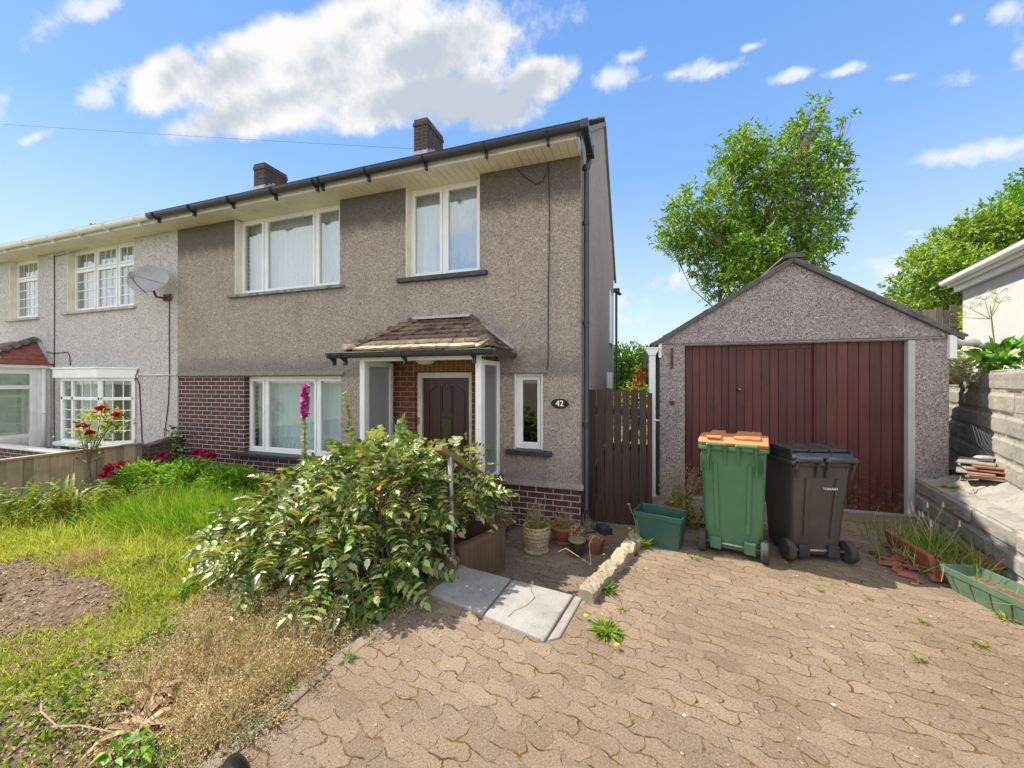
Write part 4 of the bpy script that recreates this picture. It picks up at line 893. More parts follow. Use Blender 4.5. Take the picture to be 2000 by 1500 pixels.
# side gate
T = thing('side_gate', (-.29, 5.30, -.28), 'dark brown slatted wooden gate between the house and the garage', 'gate')
b = MB(); x = -.665
for w in (.098, .092, .098, .095, .090, .092, .085):
    b.box(x, x+w, 5.29, 5.31, -.27, 1.49+rng.normal()*.008, 0); x += w+.0155
b.build('slats', M['gate'], T, bevel=.004)
b = MB(); b.box(-.665, .085, 5.311, 5.35, 1.15, 1.24); b.box(-.665, .085, 5.311, 5.35, .0, .09); b.bar((-.64, 5.335, .08), (.06, 5.335, 1.16), .09, .03, up=(0, 1, 0)); b.build('rails', M['gate'], T)
b = MB(); b.box(.09, .15, 5.28, 5.36, -.28, 1.45); b.build('gate_post', M['gate'], T, bevel=.004)

# ------------------------------------------------------------------ block walls on the right
def block_line(name, pts, z0, courses, ch, thick, mat_, lab, cat, bl=.45, coping=False, seed=1):
    b = MB(); r_ = np.random.default_rng(seed)
    for p, q in zip(pts, pts[1:]): block_run(b, r_, p, q, z0, courses, ch, thick, bl)
    o = b.build(name, mat_, None, smooth=False); return tag(o, lab, cat)
def block_run(b, r_, p, q, z0, courses, ch, thick, bl):
    p, q = Vector((*p, 0)), Vector((*q, 0)); d = (q-p).normalized(); L = (q-p).length; n = Vector((-d.y, d.x, 0))  # n points to the back
    for c in range(courses):
        s = -bl*.5*(c % 2)
        while s < L:
            a, e = max(s, 0)+.007, min(s+bl, L)-.007
            if e-a > .05:
                w = r_.normal()*.005; zz0 = z0+c*ch+.008; zz1 = z0+(c+1)*ch-.007; o = -w
                nx, nz = 5, 3
                def fn(u, v):
                    eu = min(u, 1-u)*(e-a); ev = min(v, 1-v)*(zz1-zz0); k = .020*(max(0, 1-eu/.02)+max(0, 1-ev/.02))
                    return tuple(p+d*(a+(e-a)*u)+n*(o+k+r_.normal()*.0014)+Vector((0, 0, zz0+(zz1-zz0)*v)))
                b.grid(fn, 10, 6, flip=False)
                top = c == courses-1
                if top:
                    def ft(u, v): return tuple(p+d*(a+(e-a)*u)+n*(thick*v+(.012 if v == 0 else 0))+Vector((0, 0, zz1+.012*math.sin(PI*v)+r_.normal()*.003)))
                    b.grid(ft, 10, 8)
            s += bl
    vs = []
    for z in (z0, z0+courses*ch-.006):
        for o_ in (.016, thick): vs += [p+n*o_+Vector((0, 0, z)), q+n*o_+Vector((0, 0, z))]
    b.add(vs, [(0, 2, 3, 1), (4, 5, 7, 6), (0, 1, 5, 4), (2, 6, 7, 3), (0, 4, 6, 2), (1, 3, 7, 5)])
block_line('block_wall', [(lowx(5.72), 5.72), (lowx(2.7), 2.7), (3.2, -4)], -.04, 3, .175, .30, M['block'], 'low concrete block retaining wall running toward the viewer at right', 'wall', bl=.6, seed=3)
block_line('block_wall', [(4.50, 7.85), (2.556, 3.0), (2.62, 2.65), (3.45, -4)], .377, 6, .223, .20, M['block'], 'tall grey block wall at right, shaded beside the garage', 'wall', seed=5)
# rough mortar bed filling the ledge between the two walls
b = MB()
def ledge(s, t):
    y = 2.6+3.15*t; x0 = lowx(y)+.22; x1 = 3.216+.40*(y-4.65)+.03; x1 = max(x1, x0+.05); z = .48+.14*s+.012*math.sin(23*y+9*s)+rng.normal()*.006
    return (x0+(x1-x0)*s, y, z)
b.grid(ledge, 14, 70); tag(b.build('ledge', M['block'], smooth=True), kind='structure')
b = MB()
b.grid(lambda s, t: (3.37+(1.4)*s, 5.75+2.5*t, .60+rng.normal()*.01), 8, 12); tag(b.build('ledge_ground', M['soil']), kind='structure')

# the white house beyond the right-hand wall
T = thing('white_side_house', (5.5, 8.0, 1.5), 'white rendered single-storey house with white gutter at the far right', 'house')
def wx(v): return 3.76+.228*v
b = MB(); b.prism([(wx(10), 10), (wx(3), 3), (wx(3)+7, 3), (wx(10)+7, 10)], 'z', 1.3, 3.48); b.build('wall', M['whitewall'], T)
b = MB(); P0, P1 = Vector((wx(10.1), 10.1, 0)), Vector((wx(3), 3, 0)); nn = Vector((-(P1-P0).y, (P1-P0).x, 0)).normalized(); nn = -nn if nn.x > 0 else nn
b.bar(P0+nn*.05+Vector((0, 0, 3.44)), P1+nn*.05+Vector((0, 0, 3.44)), .08, .10); b.bar(P0+nn*.17+Vector((0, 0, 3.56)), P1+nn*.17+Vector((0, 0, 3.56)), .03, .15); b.bar(P0+nn*.11+Vector((0, 0, 3.505)), P1+nn*.11+Vector((0, 0, 3.505)), .13, .02); b.build('fascia', M['white'], T)
b = MB(); gutter(b, P0+nn*.24+Vector((0, 0, 3.60)), P1+nn*.24+Vector((0, 0, 3.60)), .06); b.build('gutter', M['white'], T)
b = MB(); m2 = Vector((4, 0, 1.9)); b.add([P0+nn*.25+Vector((0,.1,3.64)), P1+nn*.25+Vector((0,0,3.64)), P1+m2+Vector((0,0,3.6)), P0+m2+Vector((0,0,3.6)), P0+m2*2+Vector((0,0,-.2)), P1+m2*2+Vector((0,0,-.2))], [(0,1,2,3)]); b.build('roof', M['rooftile'], T)
# ------------------------------------------------------------------ steps, kerbs, rail
def slabpoly(name, poly, z0, z1, m, lab, cat, group=None):
    b = MB(); b.prism(poly, 'z', z0, z1); return tag(b.build(name, m, None, bevel=.012), lab, cat, group)
slabpoly('paving_slab', [(-1.46, 2.99), (-.98, 2.92), (-1.02, 2.42), (-1.50, 2.53)], -.25, .022, M['slab'], 'pale concrete slab under the foot of the handrail post', 'slab', 'slabs at the head of the step')
slabpoly('paving_slab', [(-.965, 2.92), (-.47, 2.85), (-.555, 2.29), (-1.005, 2.41)], -.25, .018, M['slab'], 'cracked pale concrete slab beside the lichen kerb', 'slab', 'slabs at the head of the step')
b = MB(); cr = [(-.80, 2.905), (-.78, 2.80), (-.73, 2.72), (-.76, 2.60), (-.82, 2.52), (-.84, 2.44)]
for p, q in zip(cr, cr[1:]): b.bar((*p, .0185), (*q, .0185), .005, .002)
b.build('crack', M['soil'], bpy.data.objects['paving_slab.001'])
slabpoly('step_edging', [(-.455, 2.86), (-.40, 2.84), (-.47, 2.36), (-.545, 2.30)], -.2, .012, M['concrete'], 'narrow cement strip along the right edge of the cracked slab', 'edging')
kp = [(-.44, 2.84), (-.33, 3.18), (-.24, 3.50), (-.14, 3.86), (-.06, 4.22), (.05, 4.62)]
labs = ['lichen covered kerb stone nearest the slab step', 'second kerb stone, by the dandelion leaves', 'kerb stone midway along the path edge', 'kerb stone next to the green planter box', 'last kerb stone, touching the green planter box']
for i, ((x0, y0), (x1, y1)) in enumerate(zip(kp, kp[1:])):
    b = MB(); d = Vector((x1-x0, y1-y0, 0)); L = d.length; d.normalize(); n = Vector((d.y, -d.x, 0)); w = .125
    def kf(s, t, d=d, n=n, L=L, x0=x0, y0=y0):
        a = 2*PI*t; rx = w/2*(1 if abs(math.cos(a)) > .3 else .9)*max(-1, min(1, 1.35*math.cos(a))); rz = .075*max(-3.6, min(1, 1.3*math.sin(a))) if math.sin(a) > 0 else .33*max(-1, 1.3*math.sin(a))
        e = .012 if s in (0, 1) else 0
        p = Vector((x0, y0, .0))+d*(.004+(L-.008)*s)+n*(rx*(1-e*6)+w/2+(rng.normal()*.005+.008*math.sin(6*s+y0*5)))
        return (p.x, p.y, p.z+rz-(.010 if e else 0)+.008*math.sin(9*s+y0*7)+rng.normal()*.006)
    b.grid(kf, 16, 16); k = len(b.v)//17
    b.add([b.v[j*17] for j in range(16)], [tuple(range(16))[::-1]]); b.add([b.v[j*17+16] for j in range(16)], [tuple(range(16))])
    tag(b.build('kerb_stone', M['kerb'], None, smooth=False), labs[i], 'kerb stone', 'kerb stones between path and drive')
# edging between garden and drive
b = MB(); r_ = np.random.default_rng(4)
for (x0, y0), (x1, y1) in zip(GARDEN_EDGE, GARDEN_EDGE[1:]):
    n = max(1, int(math.hypot(x1-x0, y1-y0)/.6))
    for i in range(n):
        a = (lerp(x0, x1, i/n), lerp(y0, y1, i/n)); c = (lerp(x0, x1, (i+1)/n), lerp(y0, y1, (i+1)/n))
        b.prism([(a[0]-.045, a[1]-.01), (a[0]+.045, a[1]-.01), (c[0]+.045, c[1]+.01), (c[0]-.045, c[1]+.01)], 'z', -.2, .006+r_.normal()*.003)
tag(b.build('garden_edging', M['edging'], None, bevel=.01), 'concrete edging strip between the weedy bed and the block paving', 'edging')
T = thing('retaining_post', (-1.40, 3.35, -.3), 'rotten brown timber baulk holding the bed beside the step', 'timber')
b = MB(); b.prism([(-1.50, 3.06), (-1.28, 3.64), (-1.36, 3.70), (-1.60, 3.10)], 'z', -.35, .13); b.prism([(-1.62, 2.72), (-1.52, 2.70), (-1.49, 3.05), (-1.60, 3.08)], 'z', -.1, .07); b.build('baulk', M['post_wood'], T, bevel=.02)
b = MB(); b.prism([(-3.2, 3.72), (-1.40, 3.72), (-1.40, 3.82), (-3.2, 3.82)], 'z', -.35, .10); b.build('cross_board', M['post_wood'], T, bevel=.01)
T = thing('handrail', (-1.58, 3.06, 0), 'weathered wooden handrail on galvanised posts beside the step', 'handrail')
b = MB(); b.tube([(-1.58, 3.06, 0), (-1.585, 3.06, .5), (-1.60, 3.06, .93)], .021, 12); b.build('post', M['galv'], T, smooth=True)
b = MB(); b.lathe([(.075, 0), (.075, .014), (.03, .02), (.028, .07), (.021, .075)], (-1.58, 3.06, .025), 20); b.build('base_plate', M['galv'], T)
b = MB(); b.tube([(-1.52, 3.90, -.3), (-1.525, 3.90, .47)], .021, 12); b.build('post', M['galv'], T, smooth=True)
b = MB(); b.bar((-1.645, 2.93, 1.03), (-1.525, 3.98, .46), .085, .055); b.build('rail', M['rail'], T, bevel=.010)

# ------------------------------------------------------------------ fence and party wall
T = thing('boundary_fence', (-8.1, 2.0, -.15), 'low pale wooden fence with vertical boards between the two front gardens', 'fence')
b = MB(); y = -2.5; i = 0
while y < 4.22:
    w = .125; b.box(-8.11-(.012 if i % 2 else 0), -8.085-(.012 if i % 2 else 0), y, min(y+w+.02, 4.24), -.16, .525); y += w; i += 1
b.build('boards', M['fence'], T, bevel=.003)
b = MB(); b.box(-8.14, -8.06, -2.5, 4.25, .527, .56); b.build('cap_rail', M['fence'], T, bevel=.005)
b = MB()
for y in (-1.2, .8, 2.6, 4.18): b.box(-8.19, -8.125, y-.035, y+.035, -.2, .52)
b.box(-8.16, -8.125, -2.5, 4.1, .3, .38); b.build('posts_and_rail', M['fence'], T)
b = MB(); b.prism([(4.27, -.2), (4.765, -.2), (4.765, .62), (4.27, .50)], 'x', -8.18, -7.98)
tag(b.build('party_wall', brick('old_party_brick', (.10, .055, .045), (.06, .04, .035), (.17, .14, .12), dirt=.6), None, bevel=.015), 'short old dark wall joining the pale fence to the houses', 'wall')
T = thing('garden_wall', (-10.5, 4.0, -.15), 'low dark brick wall with white coping in the left neighbour garden', 'wall')
b = MB(); b.box(-13.5, -8.95, 3.95, 4.06, -.2, .31); b.build('brickwork', M['brick'], T)
b = MB(); b.box(-13.5, -8.92, 3.92, 4.09, .311, .35); b.build('coping', M['white'], T, bevel=.006)
# fence behind the garage on the right
T = thing('back_fence', (6.9, 12, 1.56), 'weathered wooden fence above the garage roof by the white house', 'fence')
b = MB(); y = 0; x = 5.9
while x < 7.35: b.box(x, x+.11, 12.0, 12.02, 1.5, 3.28+.12*((x-5.9)/1.4)+rng.normal()*.03); x += .125
b.build('boards', M['oldfence'], T)
b = MB(); b.box(7.28, 7.36, 11.92, 12.0, 1.5, 3.50); b.box(5.9, 7.3, 11.96, 11.999, 2.9, 2.98); b.build('post', M['oldfence'], T)

# ------------------------------------------------------------------ wheelie bins
def rrect(w, d, r, z, n=5, y0=0):
    pts = []
    for cx, cy, a0 in ((w/2-r, d/2-r, 0), (-w/2+r, d/2-r, 90), (-w/2+r, -d/2+r, 180), (w/2-r, -d/2+r, 270)):
        for k in range(n+1): t = R(a0+90*k/n); pts.append((cx+r*math.cos(t), cy+r*math.sin(t)+y0, z))
    return pts
def loft(b, rings, cap=True):
    n = len(rings[0]); o = [p for r in rings for p in r]
    fs = [(i*n+k, i*n+(k+1) % n, (i+1)*n+(k+1) % n, (i+1)*n+k) for i in range(len(rings)-1) for k in range(n)]
    if cap: fs += [tuple(range(n))[::-1], tuple(range((len(rings)-1)*n, len(rings)*n))]
    b.add(o, fs)
def wheelie(name, loc, rot, W, Dp, H, body, lid, trim, lab, dark_lid=False):
    ax = .60 if dark_lid else .53
    """local frame: back (hinge, handle, wheels) toward -y"""
    T = thing(name, (0, 0, 0), lab, 'wheelie bin'); 
    b = MB(); w0, w1, d0, d1 = W*.87, W, Dp*.72, Dp
    ks = [(0, .035), (.10, .035), (.30, .035), (.6, .035), (.80, .035), (.93, .035)]
    rings = []
    for t, r in ks: rings.append(rrect(lerp(w0, w1, t), lerp(d0, d1, t), .05, .05+H*.90*t/1.0, y0=(Dp-lerp(d0, d1, t))*.10))
    loft(b, rings)
    zt = .05+H*.90*.93
    loft(b, [rrect(w1*.995, d1*.995, .05, zt), rrect(w1*1.0, d1*1.0, .05, zt+.01), rrect(w1*1.07, d1*1.05, .05, zt+.022), rrect(w1*1.07, d1*1.05, .05, zt+.055), rrect(w1*1.0, d1*.98, .05, zt+.056)])
    o = b.build('body', body, T, smooth=False, bevel=.006)
    # moulded ribs and panel on the back face
    b = MB(); yb0 = -d0/2+(Dp-d0)*.10; yb = -d1/2
    def yy(z): return lerp(yb0, yb, (z-.05)/(H*.9))-.004
    for x in (-W*.27, W*.27):
        zs = np.linspace(.22, zt-.10, 8); s = .030
        for za, zb in zip(zs, zs[1:]):
            b.bar((x*lerp(.82, 1, za/H), yy(za), za), (x*lerp(.82, 1, zb/H), yy(zb), zb+.001), .034, .026, up=(0, 1, 0))
    if not dark_lid:
        z = zt-.02
        for x in (-W*.47, -W*.36, W*.36, W*.47): b.bar((x, yy(z-.02)-.012, z-.16), (x, yy(z)-.028, z), .010, .05, up=(0, 1, 0))
    b.build('ribs', body, T, bevel=.004)
    b = MB(); zl = zt+.058; y0 = -d1*.50; y1 = d1*.56
    prof = [(y0+.01, zl), (y0-.012, zl+.03), (y0+.03, zl+.065), (y0+.16, zl+.078), (0, zl+.080), (y1-.12, zl+.06), (y1+.015, zl+.012), (y1+.02, zl-.025), (y1, zl-.025), (y1-.02, zl)]
    b.prism(prof, 'x', -w1*.525, w1*.525)
    o = b.build('lid', lid, T, bevel=.022, seg=4)
    b = MB()
    if not dark_lid: b.box(-w1*.40, -w1*.16, y0+.0, y1-.1, zl+.060, zl+.086); b.box(w1*.02, w1*.42, y0+.02, y1-.1, zl+.060, zl+.088)
    else:
        for x in (-.19, 0, .19): b.box(x*W/.56-.075, x*W/.56+.075, y0+.05, y1-.18, zl+.072, zl+.094)
        for x in (-.29, -.10, .10, .29): b.bar((x*W/.56, y0+.02, zl+.075), (x*W/.56, y1-.14, zl+.078), .012, .045)
    b.build('lid_panels', lid, o, bevel=.010, seg=3)
    b = MB(); yh = y0-.045; zh = zl+.018
    if dark_lid: segs = [(-w1*.50, -w1*.10), (w1*.02, w1*.50)]
    else: segs = [(-w1*.37, -w1*.08), (w1*.07, w1*.37)]
    for a, c in segs:
        b.tube([(a, yh, zh), (c, yh, zh)], .019 if not dark_lid else .026, 12)
        for x in (a+.012, c-.012): b.bar((x, yh, zh), (x, yb+.02, zt+.02), .022, .04, up=(1, 0, 0)); b.prism([(yh-.01, zh), (yb+.005, zt-.01), (yb+.005, zt-.10), (yh+.01, zh-.07)], 'x', x-.010, x+.010)
    b.build('handle', trim, T, bevel=.003)
    rw = .10 if H > 1 else .095; wy = yb0-.02
    b = MB(); b.tube([(-w0*ax, wy, rw), (w0*ax, wy, rw)], .011, 10); b.build('axle', M['galv'], T, smooth=True)
    b = MB()
    for x in (-w0*.30, w0*.30): b.box(x-.045, x+.045, wy-.03, yb0+.01, rw-.05, rw+.055)
    if dark_lid: b.box(-w0*.16, w0*.16, yb0-.004, yb0+.006, rw-.02, rw+.12)
    b.build('axle_housing', trim if dark_lid else body, T, bevel=.006, split=True)
    for s in (-1, 1):
        x = s*(w0*ax+.005); rm = Euler((0, R(90), 0)).to_matrix()
        b = MB(); b.lathe([(rw*.62, -.030), (rw*.93, -.030), (rw, -.020), (rw, .020), (rw*.93, .030), (rw*.62, .030)], (x, wy, rw), 32, rot=rm); o = b.build('wheel', M['rubber'], T, smooth=False, bevel=.002)
        b = MB(); b.lathe([(0, -.020), (rw*.18, -.026), (rw*.2, -.012), (rw*.62, -.014), (rw*.62, .014), (rw*.2, .012), (rw*.18, .026), (0, .020)], (x, wy, rw), 24, rot=rm)
        b.build('hub', M['rubber'] if not dark_lid else trim, o)
    T.location = loc; T.rotation_euler = (0, 0, R(rot)); return T, (yy, zt)
BG, _ = wheelie('wheelie_bin', (.86, 4.18, 0), -15, .525, .58, 1.08, M['bin_green'], M['bin_orange'], M['bin_green'], 'green wheelie bin with a bright orange lid')
BK, (yyk, ztk) = wheelie('wheelie_bin', (1.455, 4.31, 0), 12, .465, .58, .95, M['bin_grey'], M['bin_dark'], M['bin_dark'], 'dark grey wheelie bin with dark lid to the right of the green one', True)
def text_mesh(body, size, m, parent, loc, rot, ext=.001, off=.0):
    cu = bpy.data.curves.new('t', 'FONT'); cu.body = body; cu.size = size; cu.align_x = 'CENTER'; cu.align_y = 'CENTER'; cu.extrude = ext; cu.offset = off
    t = bpy.data.objects.new('t', cu); col.objects.link(t); dg = bpy.context.evaluated_depsgraph_get(); me = bpy.data.meshes.new_from_object(t.evaluated_get(dg)); bpy.data.objects.remove(t)
    me.materials.clear(); me.materials.append(m); o = bpy.data.objects.new('lettering', me); col.objects.link(o); o.parent = parent; o.location = loc; o.rotation_euler = rot; return o
b = MB(); yq = yyk(ztk-.15)-.010; zc = ztk-.125
b.box(-.005, .125, yq, yq+.012, zc-.09, zc+.06); pl = b.build('badge', M['bin_grey'], BK, bevel=.004)
b = MB(); z = zc-.010
for a in ((.036, .084, z+.016, z+.026), (.036, .084, z-.022, z-.012), (.036, .045, z-.012, z+.016), (.075, .084, z-.012, z+.016)): b.box(a[0], a[1], yq-.0025, yq-.001, a[2], a[3])
for k in range(3): b.box(.051, .069, yq-.0025, yq-.001, z-.005+k*.007, z-.002+k*.007)
b.build('emblem', M['signwhite'], pl)
text_mesh('TORFAEN', .027, M['signwhite'], pl, (.060, yq-.0015, zc-.058), (R(90), 0, 0), .0006, .0004)

# ------------------------------------------------------------------ planters and pots
def trough(name, loc, rot, W, D, H, m, lab, cat, tilt=0, lip=.02, ribs=0, soil=True):
    T = thing(name, (0, 0, 0), lab, cat); b = MB()
    o = [rrect(W*.84, D*.80, .015, 0, 2), rrect(W*.96, D*.95, .015, H-.05, 2), rrect(W*1.0, D*1.0, .015, H-.05, 2), rrect(W*1.02, D*1.03, .015, H, 2), rrect(W*.97, D*.95, .012, H, 2), rrect(W*.80, D*.76, .012, .03, 2)]
    loft(b, o, False); n = len(o[0]); b.add(o[0], [tuple(range(n))[::-1]]); b.add(o[-1], [tuple(range(n))])
    b.build('trough', m, T, bevel=.003)
    if ribs:
        b = MB()
        for i in range(ribs): x = lerp(-W*.40, W*.40, i/(ribs-1)); b.bar((x*.9, -D*.40-.003, .01), (x, -D*.475-.004, H-.055), .008, .01, up=(0, 1, 0))
        b.build('ribs', m, T)
    if soil: b = MB(); b.box(-W*.44, W*.44, -D*.42, D*.42, H*.4, H*.62); b.build('soil', M['soil'], T)
    T.location = loc; T.rotation_euler = (0, R(tilt), R(rot)); return T
trough('planter_box', (.195, 4.08, .0), -16, .45, .31, .32, M['planter'], 'empty dark green plastic planter box left of the green bin', 'planter', soil=False)
trough('planter_box', (2.45, 3.57, .0), -76, .78, .26, .17, M['planter2'], 'long faded green trough by the low block wall, lower right', 'planter', ribs=6)
def pot(name, loc, r, h, m, lab, soil=True, waist=None, rim=True, cat='plant pot', prof=None, n=36, saucer=None, rimm=None, tiltx=0):
    T = thing(name, loc, lab, cat); x, y, z = loc; b = MB()
    p = prof or [(r*.70, 0), (r*.93, h*.78), (r*1.04, h*.78), (r*1.06, h), (r*.96, h), (r*.90, h*.80)]
    b.lathe(p, loc, n); bd = b.build('pot_body', m, T, smooth=False)
    if soil: s = MB(); s.lathe([(0, h*.86), (r*.5, h*.87), (r*.91, h*.83)], loc, 20); s.build('potting_soil', M['soil'], T)
    if rimm: s = MB(); s.lathe([(r*.93, h*.90), (r*1.08, h*.92), (r*1.09, h*1.0), (r*.93, h*1.0)], loc, n); s.build('rim', M[rimm], T)
    if saucer: s = MB(); s.lathe([(r*.9, .0), (r*1.12, .03), (r*1.06, .03), (r*.85, .012)], loc, n); s.build('saucer', M[saucer], T)
    return T
def twigs(parent, c, n, h, spread, m='deadstem', r=.0035, name='dead_stems', curl=.5):
    b = MB()
    for i in range(n):
        a = rng.uniform(0, 2*PI); s = rng.uniform(.2, 1)*spread; hh = h*rng.uniform(.5, 1); p = [Vector(c)+Vector((rng.normal()*.02, rng.normal()*.02, 0))]
        for k in range(1, 5): t = k/4; p.append(p[0]+Vector((math.cos(a)*s*t**1.2, math.sin(a)*s*t**1.2, hh*t))+Vector(rng.normal(size=3)*.012*curl))
        b.tube(p, [r, r*.9, r*.7, r*.5, r*.3], 5, False)
        for k in range(2): q = p[2+k]; d = Vector(rng.normal(size=3)*.05); b.tube([q, q+d+Vector((0, 0, .05))], [r*.6, r*.3], 4, False)
    return b.build(name, M[m], parent)
def leafpuff(parent, name, m, c, rad, n, L, W, T_=LEAF, up=.5, shell=.3):
    d = rdir(n); rr = rng.uniform(shell, 1, (n, 1))**.6; P = np.array(c)+d*rr*np.array(rad); dd = d+rng.normal(size=(n, 3))*.5+np.array([0, 0, up])
    return trimesh(name, [bake(T_, frames(dd, rdir(n)+np.array([0, 0, 1.2]), rng.uniform(.6, 1.2, n)*L, rng.uniform(.6, 1.1, n)*W), P)], M[m], parent)
# carved stone pot
r, h = .145, .30; pr = [(r*.80, 0), (r*.86, .03), (r*.70, .045)]+[(r*(.72+.28*min(1, t*1.5)**.7)+.006*math.sin(t*34), .05+t*.24) for t in np.linspace(0, 1, 22)]+[(r*.98, .30), (r*.88, .29), (r*.85, .24)]
S1 = pot('stone_pot', (-1.10, 4.16, -.3), r, h, M['stonepot'], 'large cream stone pot with woven relief and bare stems', prof=pr)
b = MB()
for k in range(22): t = 2*PI*k/22; b.lathe([(0, -.016), (.013, -.009), (.016, 0), (.013, .011), (0, .016)], (-1.10+r*.86*math.cos(t), 4.16+r*.86*math.sin(t), -.278), 8)
for j in range(7):
    for k in range(20):
        t = 2*PI*(k+.5*(j % 2))/20; zz = -.235+j*.033; rr = r*(.72+.28*min(1, (j/7+.05)*1.5)**.7)+.002; b.add([(-1.10+rr*math.cos(t-.12), 4.16+rr*math.sin(t-.12), zz), (-1.10+(rr+.010)*math.cos(t), 4.16+(rr+.010)*math.sin(t), zz-.012), (-1.10+rr*math.cos(t+.12), 4.16+rr*math.sin(t+.12), zz+.006), (-1.10+(rr+.008)*math.cos(t), 4.16+(rr+.008)*math.sin(t), zz+.015)], [(0, 1, 3), (1, 2, 3)])
b.build('relief', M['stonepot'], S1)
twigs(S1, (-1.10, 4.16, -.05), 26, .36, .20); leafpuff(S1, 'leaves', 'weed', (-1.10, 4.16, .02), (.17, .15, .09), 260, .04, .018)
S2 = pot('terracotta_bowl', (-.85, 4.46, -.3), .165, .22, M['terracotta'], 'wide terracotta bowl of dead stems behind the cream stone pot', prof=[(.09, 0), (.10, .03), (.085, .05), (.13, .12), (.155, .19), (.175, .20), (.175, .225), (.155, .225), (.14, .18)])
twigs(S2, (-.85, 4.46, -.12), 22, .24, .15, m='deadstem', r=.004); leafpuff(S2, 'leaves', 'weed', (-.87, 4.44, -.06), (.11, .10, .05), 90, .035, .016)
S3 = pot('glazed_pot', (-.655, 4.22, -.3), .088, .17, M['glaze'], 'small dark green glazed pot with a tan rim, foremost of the group', rimm='glaze_rim', saucer='terracotta', prof=[(.055, .012), (.082, .05), (.092, .10), (.088, .16), (.08, .165), (.078, .14)])
leafpuff(S3, 'dried_plant', 'dead', (-.655, 4.22, -.06), (.08, .08, .10), 300, .03, .007)
S4 = pot('terracotta_pot', (-.475, 4.35, -.3), .105, .165, M['terracotta'], 'round terracotta pot, rightmost of the group near the gate'); leafpuff(S4, 'dried_plant', 'dead', (-.475, 4.35, -.155), (.08, .08, .02), 200, .02, .008)
S5 = pot('green_pot', (-.60, 4.62, -.3), .10, .15, M['planter'], 'pale green pot of dead stems beneath the black downpipe'); twigs(S5, (-.60, 4.62, -.18), 12, .18, .10)
b = MB(); b.box(-.50, -.36, 4.85, 5.05, -.3, -.22, .5); tag(b.build('gully_block', M['bin_dark'], None, bevel=.01), 'small dark block on the path by the foot of the gate', 'block')
S6 = pot('terracotta_pot', (.36, 4.50, -.0), .12, .27, M['terracotta'], 'terracotta pot behind the green planter box', soil=True); leafpuff(S6, 'leaves', 'weed', (.42, 4.52, .32), (.12, .10, .09), 160, .06, .022)
SH = thing('dead_shrub', (.48, 4.9, 0), 'brown dried shrub against the left pillar of the garage', 'shrub'); twigs(SH, (.48, 4.95, 0), 60, .62, .32, r=.004); leafpuff(SH, 'seed_heads', 'litter', (.48, 4.95, .42), (.30, .22, .22), 700, .018, .014)
leafpuff(thing('thistle', (.62, 4.7, 0), 'green spiky weed at the foot of the dead brown shrub', 'weed'), 'leaves', 'weed', (.60, 4.62, .10), (.14, .12, .10), 120, .08, .03)
S7 = pot('clay_pot', (3.98, 6.75, 1.56), .17, .34, M['terracotta'], 'shaded clay pot on the raised ground behind the garage corner')

# broken terracotta trough with grasses, crocks
T = thing('broken_trough', (2.47, 4.30, 0), 'broken terracotta trough overgrown with grass against the low wall', 'planter')
b = MB(); b.box(2.26, 2.30, 4.02, 4.62, 0, .20, 0, (2.3, 4.3, 0), (0, R(-14))); b.box(2.28, 2.62, 4.00, 4.04, 0, .12, .1); b.box(2.62, 2.66, 4.05, 4.40, 0, .19, 0, (2.6, 4.2, 0), (0, R(12))); b.build('sides', M['terracotta'], T, bevel=.008)
b = MB(); b.box(2.29, 2.63, 4.05, 4.7, 0, .09); b.build('soil', M['soil'], T)
n = 420; P = np.stack([rng.normal(2.45, .13, n), rng.normal(4.36, .22, n), np.full(n, .06)], 1); d = rng.normal(size=(n, 3))*.42+np.array([0, 0, 1.])
trimesh('grass', [bake(BLADE, frames(d, rdir(n), rng.uniform(.12, .34, n), .008), P)], M['longgrass'], T)
n = 260; P = np.stack([rng.normal(2.45, .14, n), rng.normal(4.36, .24, n), np.full(n, .06)], 1); d = rng.normal(size=(n, 3))*.6+np.array([0, 0, .8])
trimesh('dead_grass', [bake(BLADE, frames(d, rdir(n), rng.uniform(.12, .32, n), .007), P)], M['dead'], T)
for k in range(9): b = MB(); a = rng.uniform(0, 6.3); p = Vector((2.45+rng.normal()*.12, 4.4+rng.normal()*.15, .05)); q = p+Vector((math.cos(a)*.12, math.sin(a)*.12, rng.uniform(.28, .42))); b.tube([p, (p+q)/2+Vector((0, 0, .03)), q], .0025, 4, False); b.tube([q, q+Vector((0, 0, .05))], [.009, .003], 6, False); b.build('seed_head', M['dead'], T)
T = thing('broken_tiles', (2.15, 4.2, 0), 'scatter of broken terracotta pieces on the shaded drive by the trough', 'broken tiles')
b = MB()
for k in range(26):
    x, y = rng.normal(2.14, .10), rng.normal(4.25, .18); s = rng.uniform(.03, .085)
    b.box(x-s, x+s, y-s*.5, y+s*.5, .002+.012*(k % 3), .014+.012*(k % 3), rng.uniform(0, 3), None, (rng.normal()*.15, rng.normal()*.15))
b.build('pieces', M['terracotta'], T, bevel=.004)
